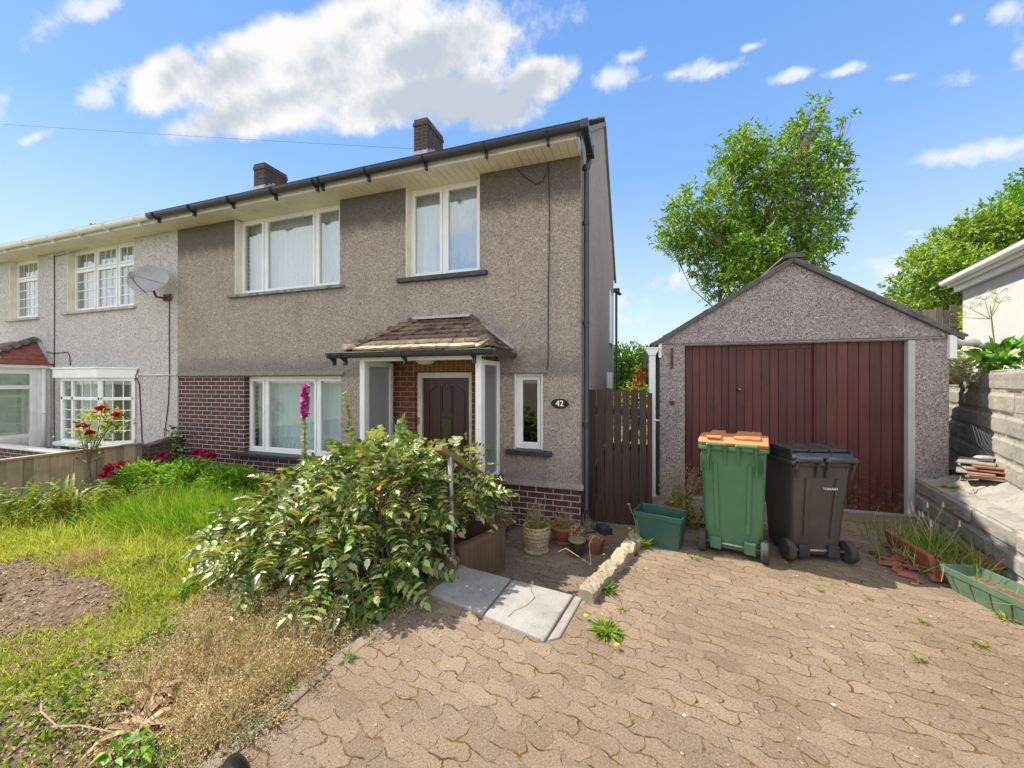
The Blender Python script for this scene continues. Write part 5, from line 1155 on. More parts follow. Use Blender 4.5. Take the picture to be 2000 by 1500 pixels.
# stack of tiles on the ledge
for k in range(7):
    zz = .612+k*.021; dx_, dy_ = rng.normal()*.035, rng.normal()*.04; b = MB(); m_ = M['terracotta'] if k in (1, 3, 5) else M['concrete']
    cx, cy = 3.36+dx_+k*.012, 5.30+dy_+.02*k; b.box(cx-.13, cx+.13, cy-.19, cy+.19, zz, zz+.017, -.45+rng.normal()*.12, None, (rng.normal()*.02, rng.normal()*.02))
    lab = ['bottom tile', 'second tile from the bottom', 'third tile from the bottom', 'middle tile', 'third tile from the top', 'red tile just under the top', 'topmost tile'][k]+' of the stack on the wall ledge'
    tag(b.build('roof_tile', m_, None, bevel=.004), lab, 'tile', 'tiles stacked on the ledge')
b = MB(); b.lathe([(0, 0), (.05, .004), (.07, .02), (.045, .04), (0, .045)], (3.45, 5.42, .775), 12, sx=1.3, sy=.8); tag(b.build('stone', M['slab'], None), 'pale flat stone lying on top of the tile stack', 'stone')
b = MB(); b.tube([(2.98, 5.0, .60), (3.05, 5.08, .615), (3.13, 5.12, .61), (3.20, 5.10, .62)], .006, 6); b.tube([(3.05, 5.08, .615), (3.1, 5.16, .63)], .004, 5); tag(b.build('twig', M['deadstem'], None), 'dry forked twig lying on the pale ledge', 'twig')
T = thing('wire_mesh', (3.5, 5.6, .75), 'loose scrap of wire mesh in the corner behind the garage pillar', 'wire mesh'); b = MB()
for k in range(8): b.tube([(3.50+.010*k, 5.66-.028*k, 1.12-.02*k), (3.51+.012*k, 5.60-.030*k, .92), (3.56+.012*k, 5.52-.030*k, .80+.008*k)], .0022, 4, False)
b.build('strands', M['galv'], T)

# black shoe tip at the bottom of the view
T = thing('shoe', (-1.47, 1.12, 0), 'toe of a shiny black shoe at the edge of the paving', 'shoe')
b = MB(); b.lathe([(0, .068), (.03, .066), (.052, .055), (.062, .035), (.064, .012)], (0, 0, 0), 32, sx=.85, sy=2.2)
b.v = [tuple(Euler((0, 0, R(62))).to_matrix() @ Vector(p)+Vector((-1.50, 1.085, .006))) for p in b.v]; b.build('upper', M['signblack'], T, smooth=True)
b = MB(); b.lathe([(.066, 0), (.069, .006), (.066, .014)], (0, 0, 0), 32, sx=.87, sy=2.2); b.v = [tuple(Euler((0, 0, R(62))).to_matrix() @ Vector(p)+Vector((-1.50, 1.085, .001))) for p in b.v]; b.build('sole', M['rubber'], T)

# ------------------------------------------------------------------ mahonia
def ellipsoid_surface(E, n):
    w = np.array([e[3]*e[4]+e[3]*e[5] for e in E]); pick = rng.choice(len(E), n, p=w/w.sum()); E = np.array(E); c, r = E[pick, :3], E[pick, 3:6]
    d = rdir(n); d[:, 2] = np.abs(d[:, 2])*1.0+rng.uniform(-.35, 0, n); d /= np.linalg.norm(d, axis=1, keepdims=True)
    k = rng.uniform(.60, 1.04, (n, 1))+np.abs(rng.normal(size=(n, 1)))*.09; P = c+d*r*k
    keep = np.ones(n, bool)
    for e in E: q = ((P-e[:3])/e[3:6]); keep &= (q**2).sum(1) > .30
    return P[keep], d[keep]
MAH = [(-2.30, 2.95, .42, .62, .55, .58), (-1.88, 3.42, .42, .42, .36, .52), (-2.95, 3.0, .22, .58, .50, .48), (-3.40, 2.80, .12, .42, .36, .30), (-2.08, 2.50, .14, .40, .38, .42), (-2.02, 2.78, .42, .36, .40, .56), (-2.75, 2.55, .15, .60, .42, .42), (-1.58, 3.60, .22, .16, .14, .32), (-2.45, 3.30, .52, .5, .36, .44)]
T = thing('mahonia_bush', (-2.3, 2.9, -.1), 'large sprawling evergreen bush with holly-like leaflets in front of the porch', 'bush')
P, D = ellipsoid_surface(MAH, 1500); n = len(P)
parts = []; stems = MB()
dirs = D*np.array([1, 1, .55])+rng.normal(size=(n, 3))*.45; dirs[:, 2] += .10; dirs /= np.linalg.norm(dirs, axis=1, keepdims=True)
Ls = rng.uniform(.15, .32, n)
LP, LD, LN, LL, LW = [], [], [], [], []
for i in range(n):
    p0, d, L = P[i], dirs[i], Ls[i]; side = np.cross(d, [0, 0, 1]); side /= np.linalg.norm(side)+1e-9; upv = np.cross(side, d); np_ = int(rng.integers(5, 8)); tw = rng.normal()*.35; side = side*math.cos(tw)+upv*math.sin(tw); upv = np.cross(side, d)
    for k in range(1, np_+1):
        t = k/(np_+.3); q = p0+d*L*t-np.array([0, 0, .34*L*t*t]); dd = d-np.array([0, 0, .6*t]); sc = math.sin(PI*(.25+.6*t))
        for s in (-1, 1):
            LP.append(q); LD.append(side*s+dd*.45+rng.normal(size=3)*.10+upv*.12); LN.append(upv+rng.normal(size=3)*.15); fs_ = L/.27; LL.append((.072*sc+.008)*fs_); LW.append((.034*sc+.004)*fs_)
    q = p0+d*L-np.array([0, 0, .34*L]); LP.append(q); LD.append(d-np.array([0, 0, .6])); LN.append(upv); LL.append(.075); LW.append(.040)
    if i % 2 == 0: stems.tube([tuple(p0-d*.05), tuple(p0+d*L*.5-np.array([0, 0, .085*L])), tuple(q)], [.003, .002, .0012], 3, False)
LP, LD, LN, LL, LW = map(np.array, (LP, LD, LN, LL, LW))
trimesh('leaves', [bake(HOLLY, frames(LD, LN, LL, LW*1.15), LP)], M['mahonia'], T); stems.build('leaf_stalks', M['deadstem'], T)
b = MB()
for i in range(60):
    e = MAH[i % 6]; q = Vector((e[0]+rng.normal()*e[3]*.5, e[1]+rng.normal()*e[4]*.5, e[2]+rng.uniform(0, .8)*e[5])); p = Vector((-2.3+rng.normal()*.35+.25*(e[0]+2.3), 2.95+rng.normal()*.25, -.12)); m_ = (p+q)/2+Vector((rng.normal()*.05, rng.normal()*.05, .08)); b.tube([p, m_, q], [.014, .010, .006], 6, False)
b.build('stems', M['bark'], T)
# the bed's low leaves in front of the bush
# ------------------------------------------------------------------ foxgloves
def foxglove(loc, h, bloom, lab, lean=(0, 0)):
    T = thing('foxglove', loc, lab, 'foxglove'); x, y, z = loc; b = MB(); b.tube([(x, y, z), (x+lean[0]*.4, y+lean[1]*.4, z+h*.55), (x+lean[0], y+lean[1], z+h)], [.010, .008, .004], 8); b.build('stem', M['stemgreen'], T)
    def at(t): return np.array([x+lean[0]*t*t, y+lean[1]*t*t, z+h*t])
    n = 150; t = np.sort(rng.uniform(.45, 1, n)); P = np.array([at(k) for k in t]); a = rng.uniform(0, 2*PI, n); out = np.stack([np.cos(a), np.sin(a), np.full(n, .15)], 1)
    pod = t < (1-bloom)
    trimesh('seed_pods', [bake(BROAD, frames(out[pod], rdir(pod.sum()), .040, .022), P[pod]), bake(LEAF, frames(out[pod]+np.array([0, 0, .8]), rdir(pod.sum()), .035, .012), P[pod])], M['seedpod'], T)
    if bloom > 0:
        n = 150; t = rng.uniform(1-bloom, .985, n); P = np.array([at(k) for k in t]); a = rng.uniform(0, 2*PI, n); out = np.stack([np.cos(a), np.sin(a), np.full(n, -.5)], 1); sc = .035*(1.25-t)/(bloom)*2.0+.014
        sc = np.clip(sc*1.15, .026, .055)
        trimesh('bells', [bake(BROAD, frames(out, rdir(n), sc, sc*.8), P)], M['magenta'], T)
    leafpuff(T, 'leaves', 'weed', (x, y, z+h*.22), (.10, .10, .14), 40, .10, .035)
foxglove((-3.44, 3.22, -.1), 1.70, .22, 'tall foxglove with magenta bells before the ground floor window', (.02, 0))
foxglove((-2.66, 3.20, -.1), 1.58, 0.0, 'leaning foxglove gone to seed, left of the porch', (-.22, 0))

# ------------------------------------------------------------------ trees
def tree(name, base, trunks, clumps, leafm, lab, nleaf, L, W, cat='tree', bias=-.25, twig=True):
    T = thing(name, base, lab, cat); b = MB()
    for i, c in enumerate(clumps):
        tr = Vector(trunks[i % len(trunks)]); c0 = Vector(c[:3]); bs = Vector(base)+Vector((rng.normal()*.1, rng.normal()*.1, 0)); mid = bs.lerp(tr, .6); k = tr.lerp(c0, .45)+Vector(rng.normal(size=3)*.15)
        w_ = 1 if c[3] > .6 else .45; b.tube([bs, mid, tr, k, c0], [.085*w_, .07*w_, .05*w_, .030*w_, .012*w_], 7, False)
        for j in range(7): q = c0+Vector(rng.normal(size=3))*c[3]*.55; p = k.lerp(c0, rng.uniform(.2, 1)); b.tube([p, (p+q)/2+Vector(rng.normal(size=3)*.06), q], [.014, .009, .004], 5, False)
    b.build('trunk', M['bark'], T)
    vol = np.array([c[3]**2.3 for c in clumps]); vol /= vol.sum(); PS, DS = [], []
    for c, w in zip(clumps, vol):
        k = max(20, int(nleaf*w)); ns = max(6, k//9); d = rdir(ns); rr = rng.uniform(.25, 1.12, (ns, 1))**.7; S = np.array(c[:3])+d*rr*c[3]*np.array([1, 1, .95])
        for s_, d_ in zip(S, d):
            m_ = 9; sd_ = d_*.7+rng.normal(size=3)*.5; sd_ /= np.linalg.norm(sd_); t = np.linspace(0, .28, m_)[:, None]*(L/.16)
            PS.append(s_+sd_*t+rng.normal(size=(m_, 3))*.025*(L/.16)); DS.append(sd_+rng.normal(size=(m_, 3))*.65+np.array([0, 0, bias]))
    P = np.concatenate(PS); D = np.concatenate(DS); n = len(P)
    trimesh('crown', [bake(LEAF, frames(D, rdir(n)+np.array([0, 0, .9]), rng.uniform(.6, 1.25, n)*L, rng.uniform(.7, 1.1, n)*W), P)], M[leafm], T); return T
C1 = [(1.11,14,6.72,.55),(1.45,13.2,7.07,.55),(2.03,14.8,6.69,.75),(2.43,14.3,5.44,.65),(2.44,13.5,7.14,.64),(2.75,14,8.39,.6),(2.93,13.2,8.63,.55),(3.14,14.8,6.91,.78),(3.35,14.3,9.55,.34),(3.55,13.5,8.07,.68),(3.82,14,7.15,.8),(3.34,13.2,5.5,.69),(4.69,14.8,9.05,.66),(4.73,14.3,9.37,.42),(4.79,13.5,9.2,.30),(5.16,14,8.05,.62),(5.25,13.2,7.18,.41),(4.9,14.8,7.68,.8),(5.4,14.3,6.74,.5),(4.85,13.5,5.88,.55),(4.37,14,6.12,.68),(2.87,13.2,4.7,.46),(2.43,14.8,4.87,.39),(4.73,14.3,5.22,.6),(5.16,13.5,8.23,.42),(5.67,14,6.42,.24),(4.86,13.2,5.19,.34),(.95,14.5,6.5,.35),(1.6,14.2,6.0,.5),(3.0,13.8,5.3,.6),(3.9,13.8,4.9,.6),(2.7,14.2,6.1,.6),(4.3,14,5.4,.5),(3.4,14,6.2,.6),(5.92,14.3,9.63,.10),(5.1,13.5,9.5,.18),(5.0,14,10.0,.14)]
tree('ash_tree', (3.5, 14, 0), [(3.0, 14, 3.6), (3.9, 14.2, 4.2), (4.3, 13.8, 4.6), (2.4, 14, 3.9)], C1, 'treeleaf', 'large green leafy tree rising behind the garage roof', 36000, .155, .060)
C2 = [(10.17,20,5.28,.63),(10.28,19,5.83,.79),(12.03,21,7.08,.86),(12.54,20.5,7.28,.93),(11.61,20,5.37,1.02),(11.76,19,5.7,.95),(13.78,21,6.68,1.04),(13.15,20.5,7.82,.82),(13.7,20,7.36,.98),(9.97,19,4.47,.59),(11.7,21,4.95,.76),(11.0,19.5,6.3,.7),(14.4,20,7.0,1.0),(9.3,19.5,4.3,.5),(12.6,20,4.6,.9)]
tree('sycamore_tree', (12.5, 20, 0), [(12, 20, 3), (13, 20, 3.6)], C2, 'treeleaf2', 'spreading pale green tree behind the white house at right', 28000, .14, .085, bias=.1)
C3 = [(16.19,24,9.48,.71),(15.92,23,9.3,.9),(18.01,25,10.61,1.2),(16.79,24,8.93,1.05),(15.09,23,8.5,.57),(18.5,24,9.6,1.4),(17.3,24.5,10.2,.8)]
tree('lime_tree', (17.3, 24, 0), [(17, 24, 5), (17.6, 24, 5.4)], C3, 'hedge', 'taller bright green tree at the right edge of the picture', 9000, .17, .10, bias=.1)
def bushthing(name, lab, cat, blobs, m, n, L, W, stem=None, group=None, T_=LEAF, up=.3):
    T = thing(name, (blobs[0][0], blobs[0][1], stem or 0), lab, cat, group); parts = []; vol = np.array([b_[3]*b_[4] for b_ in blobs]); vol /= vol.sum()
    for b_, w in zip(blobs, vol):
        k = max(8, int(n*w)); d = rdir(k); rr = rng.uniform(.35, 1.05, (k, 1))**.6; P = np.array(b_[:3])+d*rr*np.array(b_[3:6]); dd = d+rng.normal(size=(k, 3))*.6+np.array([0, 0, up])
        parts.append(bake(T_, frames(dd, rdir(k)+np.array([0, -.3, 1.0]), rng.uniform(.6, 1.2, k)*L, rng.uniform(.7, 1.1, k)*W), P))
    trimesh('leaves', parts, M[m], T); return T
bl = []
for i in range(14): bl.append((-3.5+i*.55, 16+rng.normal()*.2, 1.6+rng.normal()*.1, .55, .5, 1.6+rng.normal()*.08))
T = bushthing('hedge', 'bright green hedge seen through the gap between house and garage', 'hedge', bl, 'hedge', 30000, .15, .10)
b = MB(); b.box(-3.8, 4.0, 15.9, 16.3, -.1, 2.2); b.build('inner_branches', M['bark'], T)
bushthing('yellow_shrub', 'yellow-green shrub behind the brown gate', 'shrub', [(-.1, 12.4, .7, .7, .5, .95), (.7, 12.0, .8, .6, .5, .95), (-.9, 12.4, .6, .5, .5, .8)], 'yellowleaf', 3500, .09, .045)
T = thing('red_flower_spikes', (.25, 11.6, 0), 'red flower spikes above the yellow shrub behind the gate', 'flowers')
pp = []
for i in range(16): x = .05+rng.uniform(-.35, .45); zt = rng.uniform(1.65, 2.15); k = 40; P = np.stack([np.full(k, x)+rng.normal(size=k)*.02, 11.6+rng.normal(size=k)*.02, zt-rng.uniform(0, .32, k)], 1); pp.append(bake(LEAF, frames(rdir(k)+np.array([0, 0, .5]), rdir(k), .045, .02), P))
trimesh('flowers', pp, M['redspike'], T)
b = MB()
for i in range(10): x = .05+rng.uniform(-.35, .45); b.tube([(x, 11.6, 0), (x, 11.6, 1.8)], .008, 5)
b.build('stems', M['stemgreen'], T)
# plants on the raised ground at right
bushthing('variegated_shrub', 'cream and green variegated shrub behind the garage corner', 'shrub', [(3.85, 6.25, 1.78, .22, .20, .22), (3.74, 6.0, 1.75, .14, .12, .16)], 'paleleaf', 900, .05, .035, 1.56)
bushthing('green_leafy_weed', 'broad leaved green plant growing on top of the grey block wall', 'plant', [(3.92, 5.85, 1.86, .26, .18, .14), (4.10, 5.55, 1.82, .18, .15, .12)], 'hedge', 170, .13, .09, 1.6, T_=BROAD)
bushthing('yellow_climber', 'yellow green climber on the end post of the old fence', 'climber', [(7.25, 11.8, 2.9, .14, .14, .55), (7.15, 11.8, 2.4, .2, .2, .3)], 'yellowleaf', 700, .10, .07, 1.56)
def umbel(loc, h, lab, lean, heads):
    T = thing('hogweed', loc, lab, 'plant'); x, y, z = loc; b = MB(); top = Vector((x+lean, y, z+h)); b.tube([(x, y, z), (x+lean*.4, y, z+h*.5), top], [.011, .008, .005], 6); P = []
    for (dx_, dz_) in heads:
        q = top+Vector((dx_, rng.normal()*.03, dz_)); b.tube([top+Vector((0, 0, -.15)), q], [.005, .003], 5, False)
        for k in range(9): a = rng.uniform(0, 2*PI); e = q+Vector((.07*math.cos(a), .07*math.sin(a), rng.uniform(.03, .06))); b.tube([q, e], .0015, 3, False); P += [np.array(e)+rng.normal(size=3)*.008 for _ in range(7)]
    b.build('stem', M['stemgreen'], T); P = np.array(P); n = len(P); trimesh('flower_heads', [bake(LEAF, frames(rdir(n), rdir(n), .012, .010), P)], M['yellowleaf'], T)
    leafpuff(T, 'leaves', 'hedge', (x+lean*.4, y, z+h*.35), (.15, .12, .16), 26, .12, .08, BROAD)
umbel((3.83, 5.85, 1.56), .90, 'tall umbrella-flowered weed against the white house wall', -.06, [(0, .08), (-.16, -.02), (.05, .12), (-.24, -.12), (.08, .02)])
umbel((3.93, 5.55, 1.56), .52, 'shorter seed-headed weed leaning right on the block wall', .22, [(0, .03), (.05, -.03)])
# ------------------------------------------------------------------ garden flowers
def peony(c, rad, flowers, lab):
    x, y, z = c; T = thing('peony_plant', (x, y, hgarden(x, y)), lab, 'peony'); n = int(1500*rad[0]*rad[1]/.16)
    d = rdir(n); d[:, 2] = np.abs(d[:, 2]); rr = rng.uniform(.45, 1.05, (n, 1)); P = np.array(c)+d*rr*np.array(rad); dd = d*np.array([1, 1, .5])+rng.normal(size=(n, 3))*.45+np.array([0, 0, .15])
    trimesh('leaves', [bake(LEAF, frames(dd, rdir(n)*.5+np.array([0, 0, 1.]), rng.uniform(.06, .12, n), rng.uniform(.022, .035, n)), P)], M['peonyleaf'], T)
    for (fx, fy, fz, r) in flowers:
        k = 150; d = rdir(k); d[:, 2] = np.abs(d[:, 2])*.9-.15; P = np.array([fx, fy, fz])+d*rng.uniform(.2, .8, (k, 1))*r*np.array([1, 1, .75])
        f = trimesh('flower', [bake(PETAL, frames(d+rng.normal(size=(k, 3))*.4, rdir(k)+d, r*.62, r*.55), P)], M['crimson'], T)
    b = MB()
    for (fx, fy, fz, r) in flowers: b.tube([(x+(fx-x)*.5, y+(fy-y)*.5, hgarden(x, y)), (fx, fy, fz)], .005, 5)
    b.build('stems', M['stemgreen'], T)
peony((-7.15, 3.75, .0), (.42, .36, .36), [(-7.62, 3.62, .22, .075), (-7.50, 3.55, .30, .085), (-7.42, 3.66, .33, .08), (-7.38, 3.55, .22, .085), (-7.52, 3.5, .20, .07), (-7.36, 3.5, .06, .07), (-7.25, 4.05, .40, .075)], 'peony clump with a cluster of crimson blooms, nearest the pale fence')
peony((-6.60, 4.05, .0), (.50, .40, .38), [(-7.05, 4.45, .40, .085), (-6.80, 4.40, .40, .09), (-6.62, 4.36, .385, .085)], 'peony clump with three crimson blooms below the brick wall')
peony((-5.90, 4.15, -.02), (.52, .38, .32), [], 'leafy flowerless peony clump beneath the ground floor window')
# rose bush in front of the fence
T = thing('rose_bush', (-7.75, 3.45, -.15), 'leggy rose bush with red flowers rising above the pale fence', 'rose')
b = MB(); bs = Vector((-7.75, 3.45, -.15)); fk = Vector((-7.85, 3.45, .38)); b.tube([bs, fk], [.022, .018], 8)
tips = [(-7.62, 3.5, 1.18, .075), (-7.35, 3.55, 1.10, .07), (-7.85, 3.4, .93, .065), (-7.70, 3.4, .84, .065), (-7.46, 3.5, .97, .06), (-7.80, 3.5, 1.12, .03), (-8.05, 3.4, .99, .028), (-8.2, 3.4, .45, .0), (-7.3, 3.5, .5, .0), (-7.45, 3.6, .55, .0)]
for t in tips: q = Vector(t[:3]); b.tube([fk, fk.lerp(q, .5)+Vector((rng.normal()*.05, 0, .03)), q], [.012, .008, .004], 6, False)
b.build('stems', M['bark'], T)
for t in tips:
    if t[3]: k = 90; d = rdir(k); d[:, 2] = np.abs(d[:, 2])*.8-.1; P = np.array(t[:3])+d*rng.uniform(.1, .8, (k, 1))*t[3]*np.array([1, 1, .8]); trimesh('flower', [bake(PETAL, frames(d+rng.normal(size=(k, 3))*.3, rdir(k)+d, t[3]*.6, t[3]*.6), P)], M['red'], T)
k = 420; P = np.concatenate([np.array(t[:3])+rng.normal(size=(70, 3))*np.array([.10, .08, .09])-np.array([0, 0, .08]) for t in tips[:6]]); k = len(P)
trimesh('leaves', [bake(LEAF, frames(rdir(k), rdir(k)+np.array([0, 0, 1]), .055, .035), P)], M['yellowleaf'], T)
# strap leaved plant
def strap(loc, lab, n, L, name='strap_leaf_plant'):
    x, y, z = loc; T = thing(name, loc, lab, 'plant'); b = MB()
    for i in range(n):
        a = rng.uniform(0, 2*PI); l = L*rng.uniform(.7, 1.1); w = .026; bend = rng.uniform(.6, 1.5); p0 = Vector((x+rng.normal()*.08, y+rng.normal()*.08, z)); dx_ = Vector((math.cos(a), math.sin(a), 0)); s = Vector((-math.sin(a), math.cos(a), 0)); pts = []
        for k in range(9): t = k/8; th = t*bend*1.5; pts.append(p0+dx_*(l*.5*t**1.4)+Vector((0, 0, l*(t-.62*bend*t*t))))
        vs = []
        for k, p in enumerate(pts): ww = w*(1-(k/8)**2)+.002; vs += [p-s*ww, p+Vector((0, 0, -.006)), p+s*ww]
        b.add(vs, [(3*k, 3*k+1, 3*k+4, 3*k+3) for k in range(8)]+[(3*k+1, 3*k+2, 3*k+5, 3*k+4) for k in range(8)])
    b.build('leaves', M['strap'], T)
strap((-6.95, 2.86, -.15), 'arching strap leaved plant with yellowing tips before the fence', 18, 1.15)
strap((-7.75, 2.75, -.15), 'small strap leaved plant at the left edge beside the fence', 10, .8)
# euphorbia-like row and other border weeds
def spire(P0, n_, hmin, hmax, m, parent, sp=.2, leafL=.045, leafW=.022, per=34):
    PS, DS = [], []
    for i in range(n_):
        x = P0[0]+rng.normal()*sp; y = P0[1]+rng.normal()*sp*.6; z = hgarden(x, y); h = rng.uniform(hmin, hmax); t = rng.uniform(.15, 1, per); a = rng.uniform(0, 2*PI, per); lx, ly = rng.normal(size=2)*.06
        PS.append(np.stack([x+lx*t, y+ly*t, z+h*t], 1)); DS.append(np.stack([np.cos(a), np.sin(a), np.full(per, .35)], 1))
    P = np.concatenate(PS); D = np.concatenate(DS); return trimesh('leaves', [bake(LEAF, frames(D, rdir(len(P))*.4+np.array([0, 0, 1]), leafL*rng.uniform(.6, 1.2, len(P)), leafW), P)], M[m], parent)
for (x, y, n_, m, lab) in [(-7.25, 2.55, 22, 'weed', 'bushy yellow-green weeds at the far left below the fence'), (-6.75, 2.70, 26, 'weed', 'clump of upright weeds around the strap leaved plant'), (-6.35, 2.95, 26, 'weed', 'tall green weeds in the middle of the border'), (-6.15, 3.30, 20, 'weed', 'upright weeds beside the crimson peony')]:
    T = thing('weed_clump', (x, y, hgarden(x, y)), lab, 'weeds', 'border weeds by the fence'); spire((x, y), int(n_*1.3), .18, .52, m, T, leafL=.05, leafW=.02, per=44)
T = thing('dry_grass_tuft', (-4.9, 2.1, hgarden(-4.9, 2.1)), 'round tuft of straw-coloured dry grass at the corner of the bare soil', 'grass tuft')
n = 900; P = np.stack([rng.normal(-4.9, .10, n), rng.normal(2.12, .09, n), np.full(n, -.08)], 1); trimesh('blades', [bake(BLADE, frames(rng.normal(size=(n, 3))*.7+np.array([0, 0, .9]), rdir(n), rng.uniform(.06, .17, n), .004), P)], M['dead'], T)
# ivy on the party wall
T = thing('ivy', (-8.02, 4.7, 0), 'dark ivy climbing where the old wall meets the brickwork', 'ivy'); n = 420; P = np.stack([rng.normal(-7.98, .12, n), rng.normal(4.66, .05, n), rng.uniform(-.1, .8, n)], 1); P = P[(P[:, 2] < .45) | (rng.uniform(size=n) < .35)]; n = len(P)
trimesh('leaves', [bake(BROAD, frames(rdir(n)+np.array([0, -.8, 0]), rdir(n)+np.array([0, -1, .4]), .06, .045), P)], M['mahonia'], T)
# neighbour's garden plants behind the fence
bushthing('neighbour_shrub', 'dark wiry shrub with tiny flowers in the left neighbour garden', 'shrub', [(-11.0, 3.2, .25, .5, .4, .42)], 'weed', 500, .05, .02)

# ------------------------------------------------------------------ lawn and beds
BND = [(-2.85, -4), (-2.90, .6), (-3.02, 1.0), (-3.14, 1.33), (-3.07, 1.67), (-3.33, 2.15), (-3.55, 2.5), (-3.3, 3.2), (-2.6, 4.0), (-2.0, 4.8)]
by = np.array([p[1] for p in BND]); bx = np.array([p[0] for p in BND])
def soilpatch(x, y):
    # bare earth: long tongue from the left toward the middle of the lawn
    u = (x+5.05)/1.50; v = (y-1.44-.12*(x+5))/.56; return 1-np.sqrt(u*u+v*v)
def fbm(x, y): return .5*np.sin(2.1*x+1.3*y)*np.cos(1.7*y-.6*x)+.3*np.sin(5.3*x-2.2*y+1)+.2*np.cos(9.1*y+4.4*x)
def hg(x, y): return .035*np.sin(1.7*x+.6)*np.cos(1.3*y)+.02*np.sin(5.1*x+2*y)+.012*np.sin(11*y-3*x)-.05-.10*np.clip((y-1)/3.0, 0, 1)
n = 270000; x = rng.uniform(-8.0, -1.9, n); y = rng.uniform(.35, 4.7, n)
keep = (x < np.interp(y, by, bx)+.12*fbm(x*2, y*2)+rng.normal(size=n)*.05) & (soilpatch(x, y) < .04+.10*fbm(x*2.3, y*3)+rng.normal(size=n)*.05); keep &= rng.uniform(size=n) < .85+.35*fbm(x*1.6, y*1.9)
x, y = x[keep], y[keep]; n = len(x); P = np.stack([x, y, hg(x, y)-.005], 1); D = rng.normal(size=(n, 3))*.55+np.array([0, 0, .9])
far = np.clip((y-1.8)/2, 0, 1); L = rng.uniform(.025, .065, n)*(1+.8*far+.5*np.clip(fbm(x, y), 0, 1))
tag(trimesh('lawn', [bake(BLADE, frames(D, rdir(n), L, (.0048+.002*far)), P)], M['lawn']), 'sunlit yellow-green lawn', kind='stuff'); bpy.data.objects['lawn']['category'] = 'grass'
# low leafy weeds through the lawn and bed
n = 44000; x = rng.uniform(-7.8, -1.75, n); y = rng.uniform(.6, 4.3, n); inb = x > np.interp(y, by, bx)
clump = np.sin(x*3.1+1)*np.cos(y*2.7)+np.sin(x*7.3-y*5.1)*.6
keep = (x < np.array([edge_x(v)-.06 for v in y])) & ((clump > np.where(inb, -.10, .45)+rng.normal(size=n)*.25)) & (soilpatch(x, y) < .1); keep &= ~inb | (rng.uniform(size=n) < .9)
x, y = x[keep], y[keep]; n = len(x); P = np.stack([x, y, hg(x, y)+rng.uniform(0, .04, n)], 1)
tag(trimesh('low_weeds', [bake(LEAF, frames(rng.normal(size=(n, 3))+np.array([0, 0, .35]), rdir(n)*.5+np.array([0, 0, 1]), rng.uniform(.015, .05, n), rng.uniform(.010, .022, n)), P)], M['weed']), 'small leafy weeds scattered in lawn and bed', kind='stuff')['category'] = 'weeds'
# dried weeds over the bed beside the edging
cen = [(-2.12, 1.74, .20, 9500), (-1.93, 1.45, .15, 7500), (-2.30, 1.48, .20, 4500), (-1.85, 1.20, .12, 3600), (-2.15, 1.20, .15, 2500), (-2.55, 1.85, .24, 3000), (-2.8, 2.1, .2, 1200), (-1.85, 1.75, .09, 1600), (-2.6, 1.2, .2, 900)]
PS = [np.stack([rng.normal(a, s, k), rng.normal(c, s, k), np.zeros(k)], 1) for a, c, s, k in cen]; P = np.concatenate(PS); ok = P[:, 0] < np.array([edge_x(v)-.03 for v in P[:, 1]]); P = P[ok]; P[:, 2] = hg(P[:, 0], P[:, 1]); n = len(P); hh = rng.uniform(0, 1, n)**1.6*.16*(.35+.8*np.clip(fbm(P[:, 0]*5, P[:, 1]*6)+.4, 0, 1)); P2 = P.copy(); P2[:, 2] += hh
k = n//30
tag(trimesh('dried_weeds', [bake(LEAF, frames(rdir(n), rdir(n), rng.uniform(.006, .024, n), rng.uniform(.004, .010, n)), P2), bake(BLADE, frames(rng.normal(size=(k, 3))*.5+np.array([0, 0, 1]), rdir(k), rng.uniform(.10, .26, k), .0028), P[:k])], M['dead']), 'mass of dried brown seedy weeds along the garden edging', kind='stuff')['category'] = 'dried weeds'
# tall pale dry grass standing in the bed beside the edging
n = 1500; cc = rng.integers(0, 9, n); cx = np.array([-2.0, -2.2, -1.85, -2.45, -1.9, -2.6, -2.3, -1.8, -2.75])[cc]; cy = np.array([1.95, 1.62, 1.62, 1.35, 1.3, 1.7, 1.95, 1.12, 1.95])[cc]; x = cx+rng.normal(size=n)*.07; y = cy+rng.normal(size=n)*.07; ok = x < np.array([edge_x(v)-.03 for v in y]); x, y, cx, cy = x[ok], y[ok], cx[ok], cy[ok]; n = len(x)
D = np.stack([(x-cx)*2.0, (y-cy)*2.0, np.ones(n)], 1)+rng.normal(size=(n, 3))*.28; P = np.stack([x, y, hg(x, y)], 1); L = rng.uniform(.12, .30, n); Dn = D/np.linalg.norm(D, axis=1, keepdims=True); tips = P+Dn*(L*.95)[:, None]
tp = np.repeat(tips, 6, axis=0)+rng.normal(size=(n*6, 3))*np.array([.008, .008, .018]); m6 = len(tp)
tag(trimesh('dry_grass', [bake(BLADE, frames(D, rdir(n), L, .0030), P), bake(LEAF, frames(rdir(m6), rdir(m6), .010, .005), tp)], M['dead']), 'upright pale dry grass with seed heads beside the drive', kind='stuff')['category'] = 'dry grass'
for (x, y, s_, lab) in [(-2.35, 1.78, .09, 'bright green sprig in the middle of the dried weeds'), (-2.62, 1.42, .08, 'green sprig left of the dried weeds'), (-2.78, 1.18, .08, 'yellow-green sprig by the pale stalks'), (-2.05, 1.58, .07, 'small green sprig near the edging in the dried weeds'), (-2.95, 1.62, .08, 'green weed at the edge of lawn and bed'), (-2.55, 2.05, .09, 'green weed in front of the big bush')]:
    bushthing('weed_sprig', lab, 'weed', [(x, y, hgarden(x, y)+s_*.6, s_, s_, s_*.9)], 'weed', 130, .038, .018)
